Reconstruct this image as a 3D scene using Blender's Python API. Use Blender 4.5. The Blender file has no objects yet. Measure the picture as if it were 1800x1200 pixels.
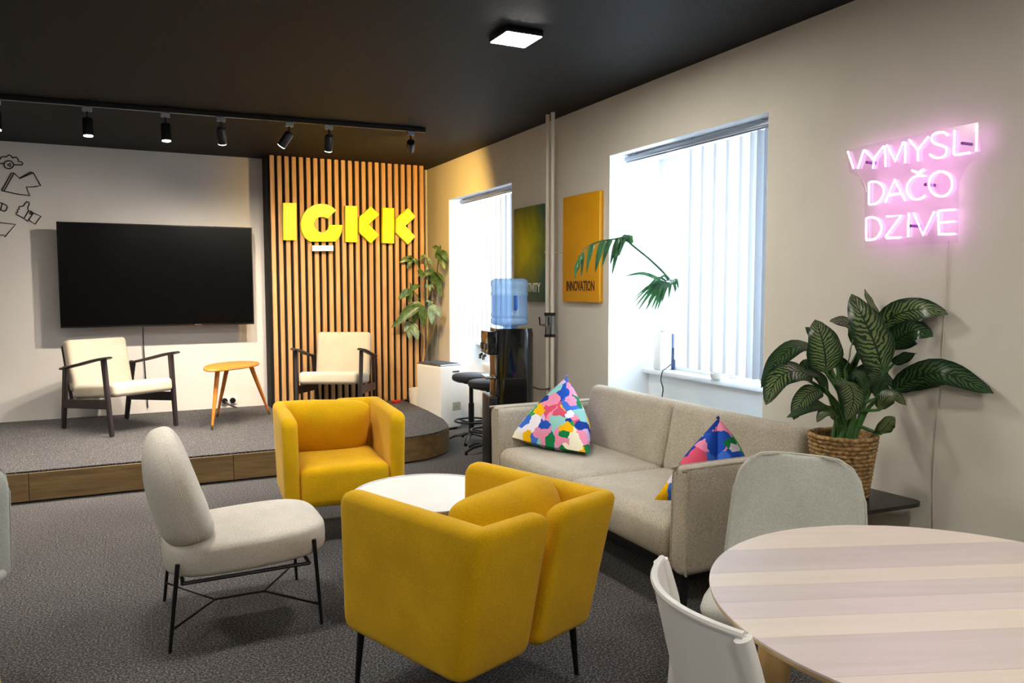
import bpy, bmesh, math, random
from mathutils import Vector, Matrix
random.seed(7)
S = bpy.context.scene
COL = S.collection
R = math.radians
PI = math.pi

# ------------------------------------------------------------------ camera
FPX, YAW, PIT, ROL, CH = 1363.9, 0.455033, 0.0705, -0.0011, 1.40
CAM = Vector((0, 0, CH))
FWD = Vector((math.sin(YAW) * math.cos(PIT), math.cos(YAW) * math.cos(PIT), -math.sin(PIT)))
_r = Vector((math.cos(YAW), -math.sin(YAW), 0)); _u = _r.cross(FWD)
RGT = _r * math.cos(ROL) + _u * math.sin(ROL)
UPV = -_r * math.sin(ROL) + _u * math.cos(ROL)
cd = bpy.data.cameras.new('camera'); cam = bpy.data.objects.new('camera', cd); COL.objects.link(cam)
M = Matrix((RGT, UPV, -FWD)).transposed().to_4x4(); M.translation = CAM
cam.matrix_world = M
cd.sensor_width = 36; cd.lens = FPX * 36 / 1800; cd.clip_start = .05
S.camera = cam

# ------------------------------------------------------------------ world, exposure
W = bpy.data.worlds.new('world'); S.world = W; W.use_nodes = True
bg = W.node_tree.nodes['Background']
bg.inputs[0].default_value = (.74, .88, 1, 1); bg.inputs[1].default_value = 11.5
VS = S.view_settings
VS.view_transform = 'Standard'; VS.look = 'None'; VS.gamma = 1; VS.use_curve_mapping = False
VS.exposure = 0.0
S.cycles.max_bounces = 10; S.cycles.diffuse_bounces = 6; S.cycles.transmission_bounces = 8
S.cycles.transparent_max_bounces = 12; S.cycles.sample_clamp_indirect = 6
PANEL_E, SPOT_W, NEON_E = 255.0, 280.0, 8.5

# room dimensions (metres)
XR, XL, YB, YF, ZC, SH = 2.925, -4.6, 8.08, -3.4, 2.665, .21
W1 = (5.98, 7.44); W2 = (3.018, 4.48); WT = 2.283; XO = 3.43


def portal(y0, y1):
    l = bpy.data.lights.new('window_portal', 'AREA'); l.shape = 'RECTANGLE'
    l.size = 1.46; l.size_y = y1 - y0; l.cycles.is_portal = True
    o = bpy.data.objects.new('window_portal', l); COL.objects.link(o)
    o.location = (XO + .02, (y0 + y1) / 2, 1.55); o.rotation_euler = (0, R(90), 0)


for w_ in (W1, W2): portal(*w_)


# ------------------------------------------------------------------ pixel helpers (photo frame 1800x1200)
def ray(x, y): return FWD + RGT * ((x - 900) / FPX) - UPV * ((y - 600) / FPX)
def onx(x, y, X): d = ray(x, y); return CAM + d * (X / d.x)
def ony(x, y, Y): d = ray(x, y); return CAM + d * (Y / d.y)
def onz(x, y, Z): d = ray(x, y); return CAM + d * ((Z - CH) / d.z)
def atd(x, y, D): return CAM + ray(x, y) * D


# ------------------------------------------------------------------ materials
def lin(h):
    h = h.lstrip('#'); v = [int(h[i:i + 2], 16) / 255 for i in (0, 2, 4)]
    return tuple(c / 12.92 if c <= .04045 else ((c + .055) / 1.055) ** 2.4 for c in v) + (1,)


class NT:
    def __init__(s, name):
        s.m = bpy.data.materials.new(name); s.m.use_nodes = True; s.t = s.m.node_tree
        s.b = s.t.nodes['Principled BSDF']; s.out = s.t.nodes['Material Output']
    def n(s, typ, **kw):
        nd = s.t.nodes.new('ShaderNode' + typ)
        for k, v in kw.items():
            if k in nd.inputs: nd.inputs[k].default_value = v
            else: setattr(nd, k, v)
        return nd
    def l(s, a, b): s.t.links.new(a, b)
    def coord(s, kind='Object', scale=(1, 1, 1)):
        c = s.n('TexCoord'); mp = s.n('Mapping'); mp.inputs['Scale'].default_value = scale
        s.l(c.outputs[kind], mp.inputs['Vector']); return mp.outputs['Vector']
    def ramp(s, fac, stops, interp='LINEAR'):
        r = s.n('ValToRGB'); r.color_ramp.interpolation = interp; e = r.color_ramp.elements
        while len(e) < len(stops): e.new(.5)
        for i, (p, c) in enumerate(stops): e[i].position = p; e[i].color = c
        s.l(fac, r.inputs['Fac']); return r.outputs['Color']
    def mix(s, fac, a, b):
        m = s.n('MixRGB')
        for k, v in ((0, fac), (1, a), (2, b)):
            if hasattr(v, 'is_linked'): s.l(v, m.inputs[k])
            else: m.inputs[k].default_value = v
        return m.outputs[0]
    def math(s, op, a, b=None, clamp=False):
        m = s.n('Math', operation=op); m.use_clamp = clamp
        for k, v in ((0, a), (1, b)):
            if v is None: continue
            if hasattr(v, 'is_linked'): s.l(v, m.inputs[k])
            else: m.inputs[k].default_value = v
        return m.outputs[0]
    def bump(s, h, strength, dist=.01):
        b = s.n('Bump', Strength=strength, Distance=dist); s.l(h, b.inputs['Height']); s.l(b.outputs['Normal'], s.b.inputs['Normal'])


def plain(name, col, rough=.5, metal=0, nscale=0, namt=.1, bump=0, bscale=200, spec=.5, coat=0, **kw):
    t = NT(name); c = lin(col); t.b.inputs['Roughness'].default_value = rough
    t.b.inputs['Metallic'].default_value = metal; t.b.inputs['Specular IOR Level'].default_value = spec
    t.b.inputs['Coat Weight'].default_value = coat
    if nscale:
        nz = t.n('TexNoise', Scale=nscale, Detail=4.0); t.l(t.coord(), nz.inputs['Vector'])
        d = tuple(x * (1 - namt) for x in c[:3]) + (1,); u = tuple(min(1, x * (1 + namt)) for x in c[:3]) + (1,)
        t.l(t.ramp(nz.outputs['Fac'], [(.3, d), (.7, u)]), t.b.inputs['Base Color'])
    else: t.b.inputs['Base Color'].default_value = c
    if bump:
        nb = t.n('TexNoise', Scale=bscale, Detail=3.0); t.l(t.coord(), nb.inputs['Vector']); t.bump(nb.outputs['Fac'], bump)
    return t.m


def fabric(name, col, col2, scale=260, amt=.5, sheen=.15, bump=.25, big=.06):
    t = NT(name); v = t.coord()
    n1 = t.n('TexNoise', Scale=scale, Detail=2.0); t.l(v, n1.inputs['Vector'])
    n2 = t.n('TexNoise', Scale=6.0, Detail=3.0); t.l(v, n2.inputs['Vector'])
    base = t.ramp(n1.outputs['Fac'], [(.5 - amt / 2, lin(col2)), (.5 + amt / 2, lin(col))])
    dk = tuple(x * (1 - big * 2) for x in (1, 1, 1)) + (1,)
    mul = t.n('MixRGB', blend_type='MULTIPLY'); mul.inputs[0].default_value = 1
    t.l(base, mul.inputs[1]); t.l(t.ramp(n2.outputs['Fac'], [(.35, dk), (.65, (1, 1, 1, 1))]), mul.inputs[2])
    t.l(mul.outputs[0], t.b.inputs['Base Color'])
    t.b.inputs['Roughness'].default_value = .9; t.b.inputs['Specular IOR Level'].default_value = .2
    t.b.inputs['Sheen Weight'].default_value = sheen
    t.bump(n1.outputs['Fac'], bump, .004)
    return t.m


def carpet_mat():
    t = NT('carpet_speckle'); v = t.coord()
    n1 = t.n('TexNoise', Scale=120.0, Detail=2.0, Roughness=.7); t.l(v, n1.inputs['Vector'])
    n2 = t.n('TexNoise', Scale=1.6, Detail=3.0); t.l(v, n2.inputs['Vector'])
    c = t.ramp(n1.outputs['Fac'], [(.34, lin('#131215')), (.5, lin('#3e3c3e')), (.66, lin('#858281'))])
    mul = t.n('MixRGB', blend_type='MULTIPLY'); mul.inputs[0].default_value = 1
    t.l(c, mul.inputs[1]); t.l(t.ramp(n2.outputs['Fac'], [(.3, (.8, .8, .8, 1)), (.7, (1, 1, 1, 1))]), mul.inputs[2])
    t.l(mul.outputs[0], t.b.inputs['Base Color'])
    t.b.inputs['Roughness'].default_value = .95; t.b.inputs['Specular IOR Level'].default_value = .15
    t.b.inputs['Sheen Weight'].default_value = .1
    t.bump(n1.outputs['Fac'], .35, .006); return t.m


def wood_mat(name, c1, c2, axis=0, scale=1.0, rough=.45, contrast=(.3, .7)):
    t = NT(name); sc = [14 * scale] * 3; sc[axis] = 1.1 * scale; v = t.coord('Object', sc)
    oi = t.n('ObjectInfo'); add = t.n('VectorMath', operation='ADD'); mulv = t.n('VectorMath', operation='SCALE'); mulv.inputs['Scale'].default_value = 37.0
    cb = t.n('CombineXYZ'); 
    for k in range(3): t.l(oi.outputs['Random'], cb.inputs[k])
    t.l(cb.outputs[0], mulv.inputs[0]); t.l(v, add.inputs[0]); t.l(mulv.outputs[0], add.inputs[1])
    n1 = t.n('TexNoise', Scale=2.2, Detail=6.0, Roughness=.65, Distortion=.6); t.l(add.outputs[0], n1.inputs['Vector'])
    c = t.ramp(n1.outputs['Fac'], [(contrast[0], lin(c2)), (contrast[1], lin(c1))])
    hsv = t.n('HueSaturation'); t.l(c, hsv.inputs['Color'])
    t.l(t.math('ADD', t.math('MULTIPLY', oi.outputs['Random'], .16), .92), hsv.inputs['Value'])
    t.l(hsv.outputs[0], t.b.inputs['Base Color']); t.b.inputs['Roughness'].default_value = rough
    t.bump(n1.outputs['Fac'], .08, .004); return t.m


def wall_mat(name, col, rough=.75):
    t = NT(name); v = t.coord(); n = t.n('TexNoise', Scale=2.2, Detail=4.0); t.l(v, n.inputs['Vector'])
    c = lin(col); d = tuple(x * .95 for x in c[:3]) + (1,)
    t.l(t.ramp(n.outputs['Fac'], [(.35, d), (.65, c)]), t.b.inputs['Base Color'])
    t.b.inputs['Roughness'].default_value = rough; t.b.inputs['Specular IOR Level'].default_value = .3
    n2 = t.n('TexNoise', Scale=70.0, Detail=4.0); t.l(v, n2.inputs['Vector']); t.bump(n2.outputs['Fac'], .12, .004); return t.m


def emit(name, col, e, base='#ffffff'):
    t = NT(name); t.b.inputs['Base Color'].default_value = lin(base)
    t.b.inputs['Emission Color'].default_value = tuple(col) + (1,); t.b.inputs['Emission Strength'].default_value = e; return t.m


def blind_mat():
    t = NT('blind_fabric'); d = t.n('BsdfDiffuse'); d.inputs[0].default_value = (.88, .89, .90, 1)
    tr = t.n('BsdfTranslucent'); tr.inputs[0].default_value = (.90, .93, .97, 1)
    v = t.coord('Object', (1, 1, 1)); n = t.n('TexNoise', Scale=300.0); t.l(v, n.inputs['Vector'])
    bp = t.n('Bump', Strength=.1, Distance=.002); t.l(n.outputs['Fac'], bp.inputs['Height']); t.l(bp.outputs[0], d.inputs['Normal'])
    m = t.n('MixShader'); m.inputs[0].default_value = .45; t.l(d.outputs[0], m.inputs[1]); t.l(tr.outputs[0], m.inputs[2])
    t.l(m.outputs[0], t.out.inputs[0]); return t.m


def glass_mat(name, tint=(1, 1, 1), gl=.08, rough=.02):
    t = NT(name); a = t.n('BsdfTransparent'); a.inputs[0].default_value = tint + (1,)
    g = t.n('BsdfGlossy'); g.inputs['Roughness'].default_value = rough
    m = t.n('MixShader'); m.inputs[0].default_value = gl; t.l(a.outputs[0], m.inputs[1]); t.l(g.outputs[0], m.inputs[2])
    t.l(m.outputs[0], t.out.inputs[0]); return t.m


def leaf_mat(name, dark, light, vein=0, amount=1.0, translucent=.25):
    t = NT(name); uv = t.n('TexCoord'); sp = t.n('SeparateXYZ'); t.l(uv.outputs['UV'], sp.inputs[0])
    a = t.math('MULTIPLY', t.math('ABSOLUTE', t.math('SUBTRACT', sp.outputs[0], .5)), 2.0)
    ob = t.coord(); nz = t.n('TexNoise', Scale=22.0, Detail=3.0); t.l(ob, nz.inputs['Vector'])
    nn = t.math('SUBTRACT', nz.outputs['Fac'], .5)
    if vein:
        ph = t.math('ADD', t.math('SUBTRACT', t.math('MULTIPLY', sp.outputs[1], 100.0), t.math('MULTIPLY', a, 18.0)), t.math('MULTIPLY', nn, 16.0))
        st = t.math('ADD', t.math('MULTIPLY', t.math('SINE', ph), .5), .5)
        st = t.math('ADD', st, t.math('MULTIPLY', nn, 1.3))
        mask = t.math('SUBTRACT', 1.12, t.math('ADD', t.math('MULTIPLY', a, 1.15), t.math('MULTIPLY', nn, .9)))
        mid = t.math('GREATER_THAN', a, .05)
        f = t.math('MULTIPLY', t.math('MULTIPLY', t.math('MULTIPLY', t.math('SUBTRACT', st, .25), 1.9), t.math('MULTIPLY', mask, 1.6), True), mid, True)
        f = t.math('MULTIPLY', f, amount)
    else:
        mid = t.math('LESS_THAN', a, .08)
        f = t.math('ADD', t.math('MULTIPLY', mid, .35), t.math('ADD', .35, t.math('MULTIPLY', nn, 1.6)), True)
    c = t.mix(f, lin(dark), lin(light))
    t.l(c, t.b.inputs['Base Color']); t.b.inputs['Roughness'].default_value = .32
    tr = t.n('BsdfTranslucent'); t.l(c, tr.inputs[0]); m = t.n('MixShader'); m.inputs[0].default_value = translucent
    t.l(t.b.outputs[0], m.inputs[1]); t.l(tr.outputs[0], m.inputs[2]); t.l(m.outputs[0], t.out.inputs[0]); return t.m


def patch_mat():
    t = NT('patchwork_print'); v = t.coord('Object', (1, 1, 1)); nz = t.n('TexNoise', Scale=16.0, Detail=2.0); t.l(v, nz.inputs['Vector'])
    ad = t.n('VectorMath', operation='SCALE'); ad.inputs['Scale'].default_value = .05; t.l(nz.outputs['Color'], ad.inputs[0])
    a2 = t.n('VectorMath', operation='ADD'); t.l(v, a2.inputs[0]); t.l(ad.outputs[0], a2.inputs[1])
    vo = t.n('TexVoronoi', Scale=10.5, distance='CHEBYCHEV'); t.l(a2.outputs[0], vo.inputs['Vector'])
    wn = t.n('TexWhiteNoise', noise_dimensions='3D'); t.l(vo.outputs['Position'], wn.inputs['Vector'])
    cols = ['#1d4fb4', '#f2b705', '#e88fb0', '#0f7a45', '#f4ecd2', '#8fc9c4', '#123a94', '#d9536f', '#d8b6e2', '#2f9a4e', '#efe9f2', '#3b6fd0']
    t.l(t.ramp(wn.outputs['Value'], [(i / len(cols), lin(c)) for i, c in enumerate(cols)], 'CONSTANT'), t.b.inputs['Base Color'])
    t.b.inputs['Roughness'].default_value = .85; t.b.inputs['Specular IOR Level'].default_value = .2; return t.m


def basket_mat():
    t = NT('woven_seagrass'); v = t.coord('Object', (1, 1, 1)); n = t.n('TexNoise', Scale=60.0, Detail=3.0); t.l(v, n.inputs['Vector'])
    t.l(t.ramp(n.outputs['Fac'], [(.3, lin('#5d4526')), (.55, lin('#a5824f')), (.75, lin('#c9a874'))]), t.b.inputs['Base Color'])
    t.b.inputs['Roughness'].default_value = .85; t.bump(n.outputs['Fac'], .5, .006); return t.m


def poster_green():
    t = NT('green_poster_print'); v = t.coord(); sp = t.n('SeparateXYZ'); t.l(v, sp.inputs[0])
    n = t.n('TexNoise', Scale=2.5, Detail=2.0, Distortion=1.0); t.l(v, n.inputs['Vector'])
    d = t.n('VectorMath', operation='LENGTH'); sc = t.n('VectorMath', operation='MULTIPLY'); sc.inputs[1].default_value = (1, 2.6, 2.2)
    of = t.n('VectorMath', operation='ADD'); of.inputs[1].default_value = (0, -.06, -.03)
    t.l(v, of.inputs[0]); t.l(of.outputs[0], sc.inputs[0]); t.l(sc.outputs[0], d.inputs[0])
    f = t.math('ADD', d.outputs['Value'], t.math('MULTIPLY', t.math('SUBTRACT', n.outputs['Fac'], .5), .9))
    t.l(t.ramp(f, [(.1, lin('#cfc010')), (.45, lin('#9a9a14')), (.75, lin('#66742a')), (.95, lin('#345544'))]), t.b.inputs['Base Color'])
    t.b.inputs['Roughness'].default_value = .5; return t.m


MT = dict(
    carpet=carpet_mat(),
    wall=wall_mat('wall_paint', '#ded8cb'), wallw=wall_mat('wall_paint_white', '#e9e4de'), niche=wall_mat('niche_paint', '#eef1f4'),
    ceil=plain('ceiling_paint', '#0b0a0c', .65, nscale=120, namt=.35, spec=.2, bump=.2, bscale=90),
    white=plain('white_plastic', '#eceae6', .4), whitem=plain('white_metal', '#e6e8ea', .35),
    black=plain('black_plastic', '#0c0c0e', .35), blackm=plain('black_metal', '#101012', .4, metal=.3),
    blackgloss=plain('black_gloss', '#08090b', .12, coat=.6),
    felt=plain('black_felt', '#0d0b0a', .95, nscale=200, namt=.3),
    screen=plain('screen_glass', '#030304', .22, spec=.15),
    slat=wood_mat('oak_slat', '#d6a873', '#b3854f', 2, 1.0, .5),
    plank=wood_mat('stage_oak', '#8d7147', '#5f4a2a', 0, .9, .5),
    darkwood=wood_mat('dark_stained_wood', '#33292a', '#1d1718', 2, 1.0, .45),
    orange=wood_mat('orange_birch', '#d98431', '#c26d20', 0, .8, .35),
    oak=wood_mat('table_oak', '#c8a873', '#a6854f', 2, 1.0, .45),
    board_a=wood_mat('pale_board', '#e8dbcf', '#daccbe', 0, .8, .38, (.2, .8)),
    board_b=wood_mat('greyed_board', '#d6cac6', '#c7b9b6', 0, .8, .38, (.2, .8)),
    edge=plain('birch_edge', '#c6a878', .5, nscale=40, namt=.12),
    yellow=fabric('yellow_wool', '#f2c106', '#cc9a03', 300, .6, .1, .25),
    cream=fabric('cream_cotton', '#cdc2af', '#bbaf9b', 220, .6, .1, .12),
    boucle=fabric('offwhite_boucle', '#ded8cd', '#bdb5a8', 240, .5, .15, .3),
    tweed=fabric('beige_tweed', '#cfc6b4', '#9d9280', 190, .45, .15, .35),
    uph=fabric('pale_grey_felt', '#d2d3ca', '#b8b9b0', 160, .6, .15, .15),
    patch=patch_mat(), basket=basket_mat(),
    soil=plain('dark_soil', '#2b2119', .95, nscale=60, namt=.5, bump=.6, bscale=60),
    yellowsign=plain('yellow_acrylic', '#fff000', .35),
    whitesign=plain('white_acrylic', '#f4f6fa', .35),
    posteryel=plain('amber_canvas', '#e3a008', .6, nscale=5, namt=.06), postergrn=poster_green(),
    inkdark=plain('dark_ink', '#4a2410', .6), inklight=plain('light_ink', '#e8e8d0', .6), inkblack=plain('black_vinyl', '#15110f', .6),
    pipe=plain('cream_pipe_paint', '#d9d2c2', .4),
    brass=plain('brass', '#b08d3a', .3, metal=1), chrome=plain('chrome', '#b8bcc2', .18, metal=1), rail=plain('rail_aluminium', '#a9aeb6', .35, metal=.7),
    blind=blind_mat(), pane=glass_mat('window_glass', (.97, .99, 1), .05), acrylic=glass_mat('clear_acrylic', (.98, .94, .98), .05, .15),
    water=None, stone=plain('white_planter', '#e2dcd2', .45), red=plain('red_plastic', '#c22a20', .4),
    panel=emit('lamp_diffuser', (1, .95, .86), PANEL_E), lens=emit('spot_lens', (1, .93, .82), 14),
    neon=emit('neon_tube', (.92, .46, 1), NEON_E), neondim=plain('purple_silicone', '#7a3a8c', .4),
    dief=leaf_mat('variegated_leaf', '#12301d', '#93a565', 1, .72), dief2=leaf_mat('dark_variegated_leaf', '#0f2a18', '#5f7d49', 1, .65),
    stem=plain('green_stem', '#3f6a2e', .4, nscale=30, namt=.25), woodstem=plain('brown_stem', '#5b4a34', .8, nscale=40, namt=.3),
    scheff=leaf_mat('green_leaf', '#2e4f22', '#7f9a5a'), scheff2=leaf_mat('pale_green_leaf', '#5f7f55', '#b4c4a4'), palm=leaf_mat('palm_leaf', '#1f4a2c', '#4f8a55', translucent=.35),
    grille=plain('dark_grille', '#3a444f', .5), stooltop=plain('grey_vinyl', '#2e3138', .55), sticker=plain('printed_label', '#9aa08c', .6, nscale=120, namt=.6),
)
def _water():
    t = NT('blue_polycarbonate'); t.b.inputs['Base Color'].default_value = (.45, .68, .95, 1); t.b.inputs['Roughness'].default_value = .08
    a = t.n('BsdfTransparent'); a.inputs[0].default_value = (.70, .84, 1, 1)
    m = t.n('MixShader'); m.inputs[0].default_value = .48; t.l(a.outputs[0], m.inputs[1]); t.l(t.b.outputs[0], m.inputs[2]); t.l(m.outputs[0], t.out.inputs[0]); return t.m
MT['water'] = _water()


# ------------------------------------------------------------------ mesh building
class MB:
    def __init__(s): s.v = []; s.f = []; s.uv = None
    def add(s, vs, fs, M=None):
        o = len(s.v); s.v += [tuple(M @ Vector(v)) if M else tuple(v) for v in vs]; s.f += [tuple(i + o for i in f) for f in fs]; return s
    def bm(s, b, M=None):
        b.verts.index_update(); s.add([v.co[:] for v in b.verts], [[v.index for v in f.verts] for f in b.faces], M); b.free(); return s
    def box(s, x0, x1, y0, y1, z0, z1, r=0, seg=3, M=None):
        b = bmesh.new(); bmesh.ops.create_cube(b, size=1)
        for v in b.verts: v.co = ((x0 + x1) / 2 + v.co.x * (x1 - x0), (y0 + y1) / 2 + v.co.y * (y1 - y0), (z0 + z1) / 2 + v.co.z * (z1 - z0))
        if r: bmesh.ops.bevel(b, geom=b.edges[:], offset=r, segments=seg, profile=.5, affect='EDGES')
        return s.bm(b, M)
    def tube(s, pts, r, seg=10, caps=True, flat=1.0):
        pts = [Vector(p) for p in pts]; n = len(pts); rs = r if isinstance(r, (list, tuple)) else [r] * n
        t0 = (pts[1] - pts[0]).normalized(); a = Vector((0, 0, 1)) if abs(t0.z) < .9 else Vector((1, 0, 0)); nrm = t0.cross(a).normalized(); vs = []
        for i in range(n):
            t = ((pts[min(i + 1, n - 1)] - pts[max(i - 1, 0)])).normalized(); nrm = (nrm - t * nrm.dot(t)).normalized(); b = t.cross(nrm)
            for k in range(seg):
                an = 2 * PI * k / seg; vs.append(pts[i] + (nrm * math.cos(an) + b * math.sin(an) * flat) * rs[i])
        fs = [(i * seg + k, i * seg + (k + 1) % seg, (i + 1) * seg + (k + 1) % seg, (i + 1) * seg + k) for i in range(n - 1) for k in range(seg)]
        if caps: fs += [tuple(range(seg))[::-1], tuple((n - 1) * seg + k for k in range(seg))]
        return s.add(vs, fs)
    def lathe(s, prof, seg=32, M=None, closed=False):
        vs = []; n = len(prof)
        for r, z in prof:
            for k in range(seg): a = 2 * PI * k / seg; vs.append((max(r, 1e-4) * math.cos(a), max(r, 1e-4) * math.sin(a), z))
        fs = [(i * seg + k, i * seg + (k + 1) % seg, (i + 1) * seg + (k + 1) % seg, (i + 1) * seg + k) for i in range(n - 1) for k in range(seg)]
        if closed: fs += [((n - 1) * seg + k, (n - 1) * seg + (k + 1) % seg, (k + 1) % seg, k) for k in range(seg)]
        else: fs += [tuple(range(seg))[::-1], tuple((n - 1) * seg + k for k in range(seg))]
        return s.add(vs, fs, M)
    def prism(s, poly, d):   # poly: 3D points of one face, d: extrusion vector
        n = len(poly); d = Vector(d); vs = [Vector(p) for p in poly] + [Vector(p) + d for p in poly]
        return s.add(vs, [tuple(range(n)), tuple(range(2 * n - 1, n - 1, -1))] + [(i, i + n, (i + 1) % n + n, (i + 1) % n) for i in range(n)])
    def sweep(s, path, t, zb, zt, lean=lambda p, u: (0, 0), rE=.05, rt=None, zfun=None, rN=None):
        """upholstered slab swept along a plan path, rounded at top, bottom and both ends"""
        P = [Vector(p) for p in path]; L = [0]
        for i in range(1, len(P)): L.append(L[-1] + (P[i] - P[i - 1]).length)
        T = L[-1]; ss = []
        for e in (0, .004, .012, .025, .04, .06):
            if e < T / 2: ss += [e, T - e]
        ss += L[1:-1]; m = max(2, int(T / .04)); ss += [T * i / m for i in range(1, m)]; ss = sorted(set(round(x, 4) for x in ss)); rings = []; N = 0
        def at(x):
            for i in range(1, len(P)):
                if x <= L[i] + 1e-9: u = (x - L[i - 1]) / max(1e-9, L[i] - L[i - 1]); return P[i - 1].lerp(P[i], u)
            return P[-1]
        for x in ss:
            p = at(x); q0 = at(max(0, x - .02)); q1 = at(min(T, x + .02)); tg = (q1 - q0).normalized(); nr = Vector((tg.y, -tg.x))
            e = min(x, T - x); c = rE - math.sqrt(max(0, rE * rE - (rE - e) ** 2)) if e < rE else 0
            h = t / 2; rn = rN or h; th = h - rn + rn * math.sqrt(max(.0004, 1 - max(0, 1 - e / rn) ** 2)) if e < rn else h
            z1 = (zfun(x / T) if zfun else zt) - c; z0 = zb + c * .7; rc = min(th * .96, rt or t * .45); ring = []
            for (sx, sz, a0) in ((1, 1, 0), (-1, 1, 90), (-1, -1, 180), (1, -1, 270)):
                for k in range(5):
                    a = R(a0 + 90 * k / 4); ring.append((sx * (th - rc) + rc * math.cos(a), (z1 - rc if sz > 0 else z0 + rc) + rc * math.sin(a)))
                if sx * sz < 0:
                    zA, zB = (z1 - rc, z0 + rc) if sx < 0 else (z0 + rc, z1 - rc)
                    for k in range(1, 5): ring.append((sx * th, zA + (zB - zA) * k / 5))
            N = len(ring)
            for xx, z in ring:
                u = (z - zb) / (zt - zb); dx, dy = lean(x / T, u); rings.append((p.x + nr.x * xx + dx, p.y + nr.y * xx + dy, z))
        n = len(ss); fs = [(i * N + k, i * N + (k + 1) % N, (i + 1) * N + (k + 1) % N, (i + 1) * N + k) for i in range(n - 1) for k in range(N)]
        fs += [tuple(range(N))[::-1], tuple((n - 1) * N + k for k in range(N))]
        return s.add(rings, fs)
    def pillow(s, w, d, h, k=4.0, p=.5, n=14, M=None, flatbottom=1.0):
        g = [math.sin(PI / 2 * (2 * i / n - 1)) for i in range(n + 1)]; vs = []; idx = {}
        for side in (1, -1):
            for i, u in enumerate(g):
                for j, v in enumerate(g):
                    edge = i in (0, n) or j in (0, n)
                    if edge and side < 0: idx[(side, i, j)] = idx[(1, i, j)]; continue
                    z = 0 if edge else h / 2 * ((1 - abs(u) ** k) * (1 - abs(v) ** k)) ** p
                    idx[(side, i, j)] = len(vs)
                    vs.append((w / 2 * u * (1 - .10 * v ** 6), d / 2 * v * (1 - .10 * u ** 6), z * (1 if side > 0 else -flatbottom)))
        fs = []
        for side in (1, -1):
            for i in range(n):
                for j in range(n):
                    q = (idx[(side, i, j)], idx[(side, i + 1, j)], idx[(side, i + 1, j + 1)], idx[(side, i, j + 1)]); fs.append(q if side > 0 else q[::-1])
        return s.add(vs, fs, M)
    def squircle(s, hx, hy, hz, e1=.5, e2=.5, nu=28, nv=16, M=None, warp=None):
        """superellipsoid; e<1 boxier"""
        pw = lambda c, e: math.copysign(abs(c) ** e, c); vs = []
        for j in range(nv + 1):
            b = -PI / 2 + PI * j / nv
            for i in range(nu):
                a = 2 * PI * i / nu; p = Vector((hx * pw(math.cos(b), e1) * pw(math.cos(a), e2), hy * pw(math.cos(b), e1) * pw(math.sin(a), e2), hz * pw(math.sin(b), e1)))
                vs.append(warp(p) if warp else p)
        fs = [(j * nu + i, j * nu + (i + 1) % nu, (j + 1) * nu + (i + 1) % nu, (j + 1) * nu + i) for j in range(nv) for i in range(nu)]
        return s.add(vs, fs, M)
    def build(s, name, m, parent=None, smooth=35, uvs=None):
        me = bpy.data.meshes.new(name); me.from_pydata([tuple(v) for v in s.v], [], s.f); me.validate(); me.update()
        b = bmesh.new(); b.from_mesh(me)
        if not uvs: bmesh.ops.remove_doubles(b, verts=b.verts, dist=1e-5); bmesh.ops.recalc_face_normals(b, faces=b.faces)
        b.to_mesh(me); b.free()
        if uvs:
            ul = me.uv_layers.new(name='UVMap')
            for lp in me.loops: ul.data[lp.index].uv = uvs[lp.vertex_index]
        me.materials.append(MT[m] if isinstance(m, str) else m)
        if smooth:
            me.shade_smooth(); me.set_sharp_from_angle(angle=R(smooth))
        o = bpy.data.objects.new(name, me); COL.objects.link(o)
        if parent: o.parent = parent
        return o


def tag(o, label, cat, group=None, kind=None):
    if label: o['label'] = label
    if cat: o['category'] = cat
    if group: o['group'] = group
    if kind: o['kind'] = kind
    return o


def thing(name, label, cat, loc=(0, 0, 0), rz=0, group=None):
    o = bpy.data.objects.new(name, None); COL.objects.link(o); o.location = loc; o.rotation_euler = (0, 0, rz); o.empty_display_size = .1
    return tag(o, label, cat, group)


def structure(name, mb, m, smooth=0, label=None):
    o = mb.build(name, m, None, smooth); o['kind'] = 'structure'
    if label: o['label'] = label
    return o


def dup(root, loc, rz, label, name=None):
    def cp(o, par):
        c = o.copy(); COL.objects.link(c)
        if par: c.parent = par; c.matrix_parent_inverse = o.matrix_parent_inverse.copy()
        for ch in [x for x in o.children]: cp(ch, c)
        return c
    r = cp(root, None); r.location = loc; r.rotation_euler = (0, 0, rz); r['label'] = label; return r


def arc(cx, cy, r, a0, a1, n=6): return [(cx + r * math.cos(R(a0 + (a1 - a0) * i / n)), cy + r * math.sin(R(a0 + (a1 - a0) * i / n))) for i in range(n + 1)]
def catmull(P, n=6):
    P = [Vector(p) for p in P]; out = []
    for i in range(len(P) - 1):
        a, b, c, d = P[max(i - 1, 0)], P[i], P[i + 1], P[min(i + 2, len(P) - 1)]
        for k in range(n):
            t = k / n; out.append(.5 * ((2 * b) + (c - a) * t + (2 * a - 5 * b + 4 * c - d) * t * t + (3 * b - a - 3 * c + d) * t ** 3))
    return out + [P[-1]]


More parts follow.
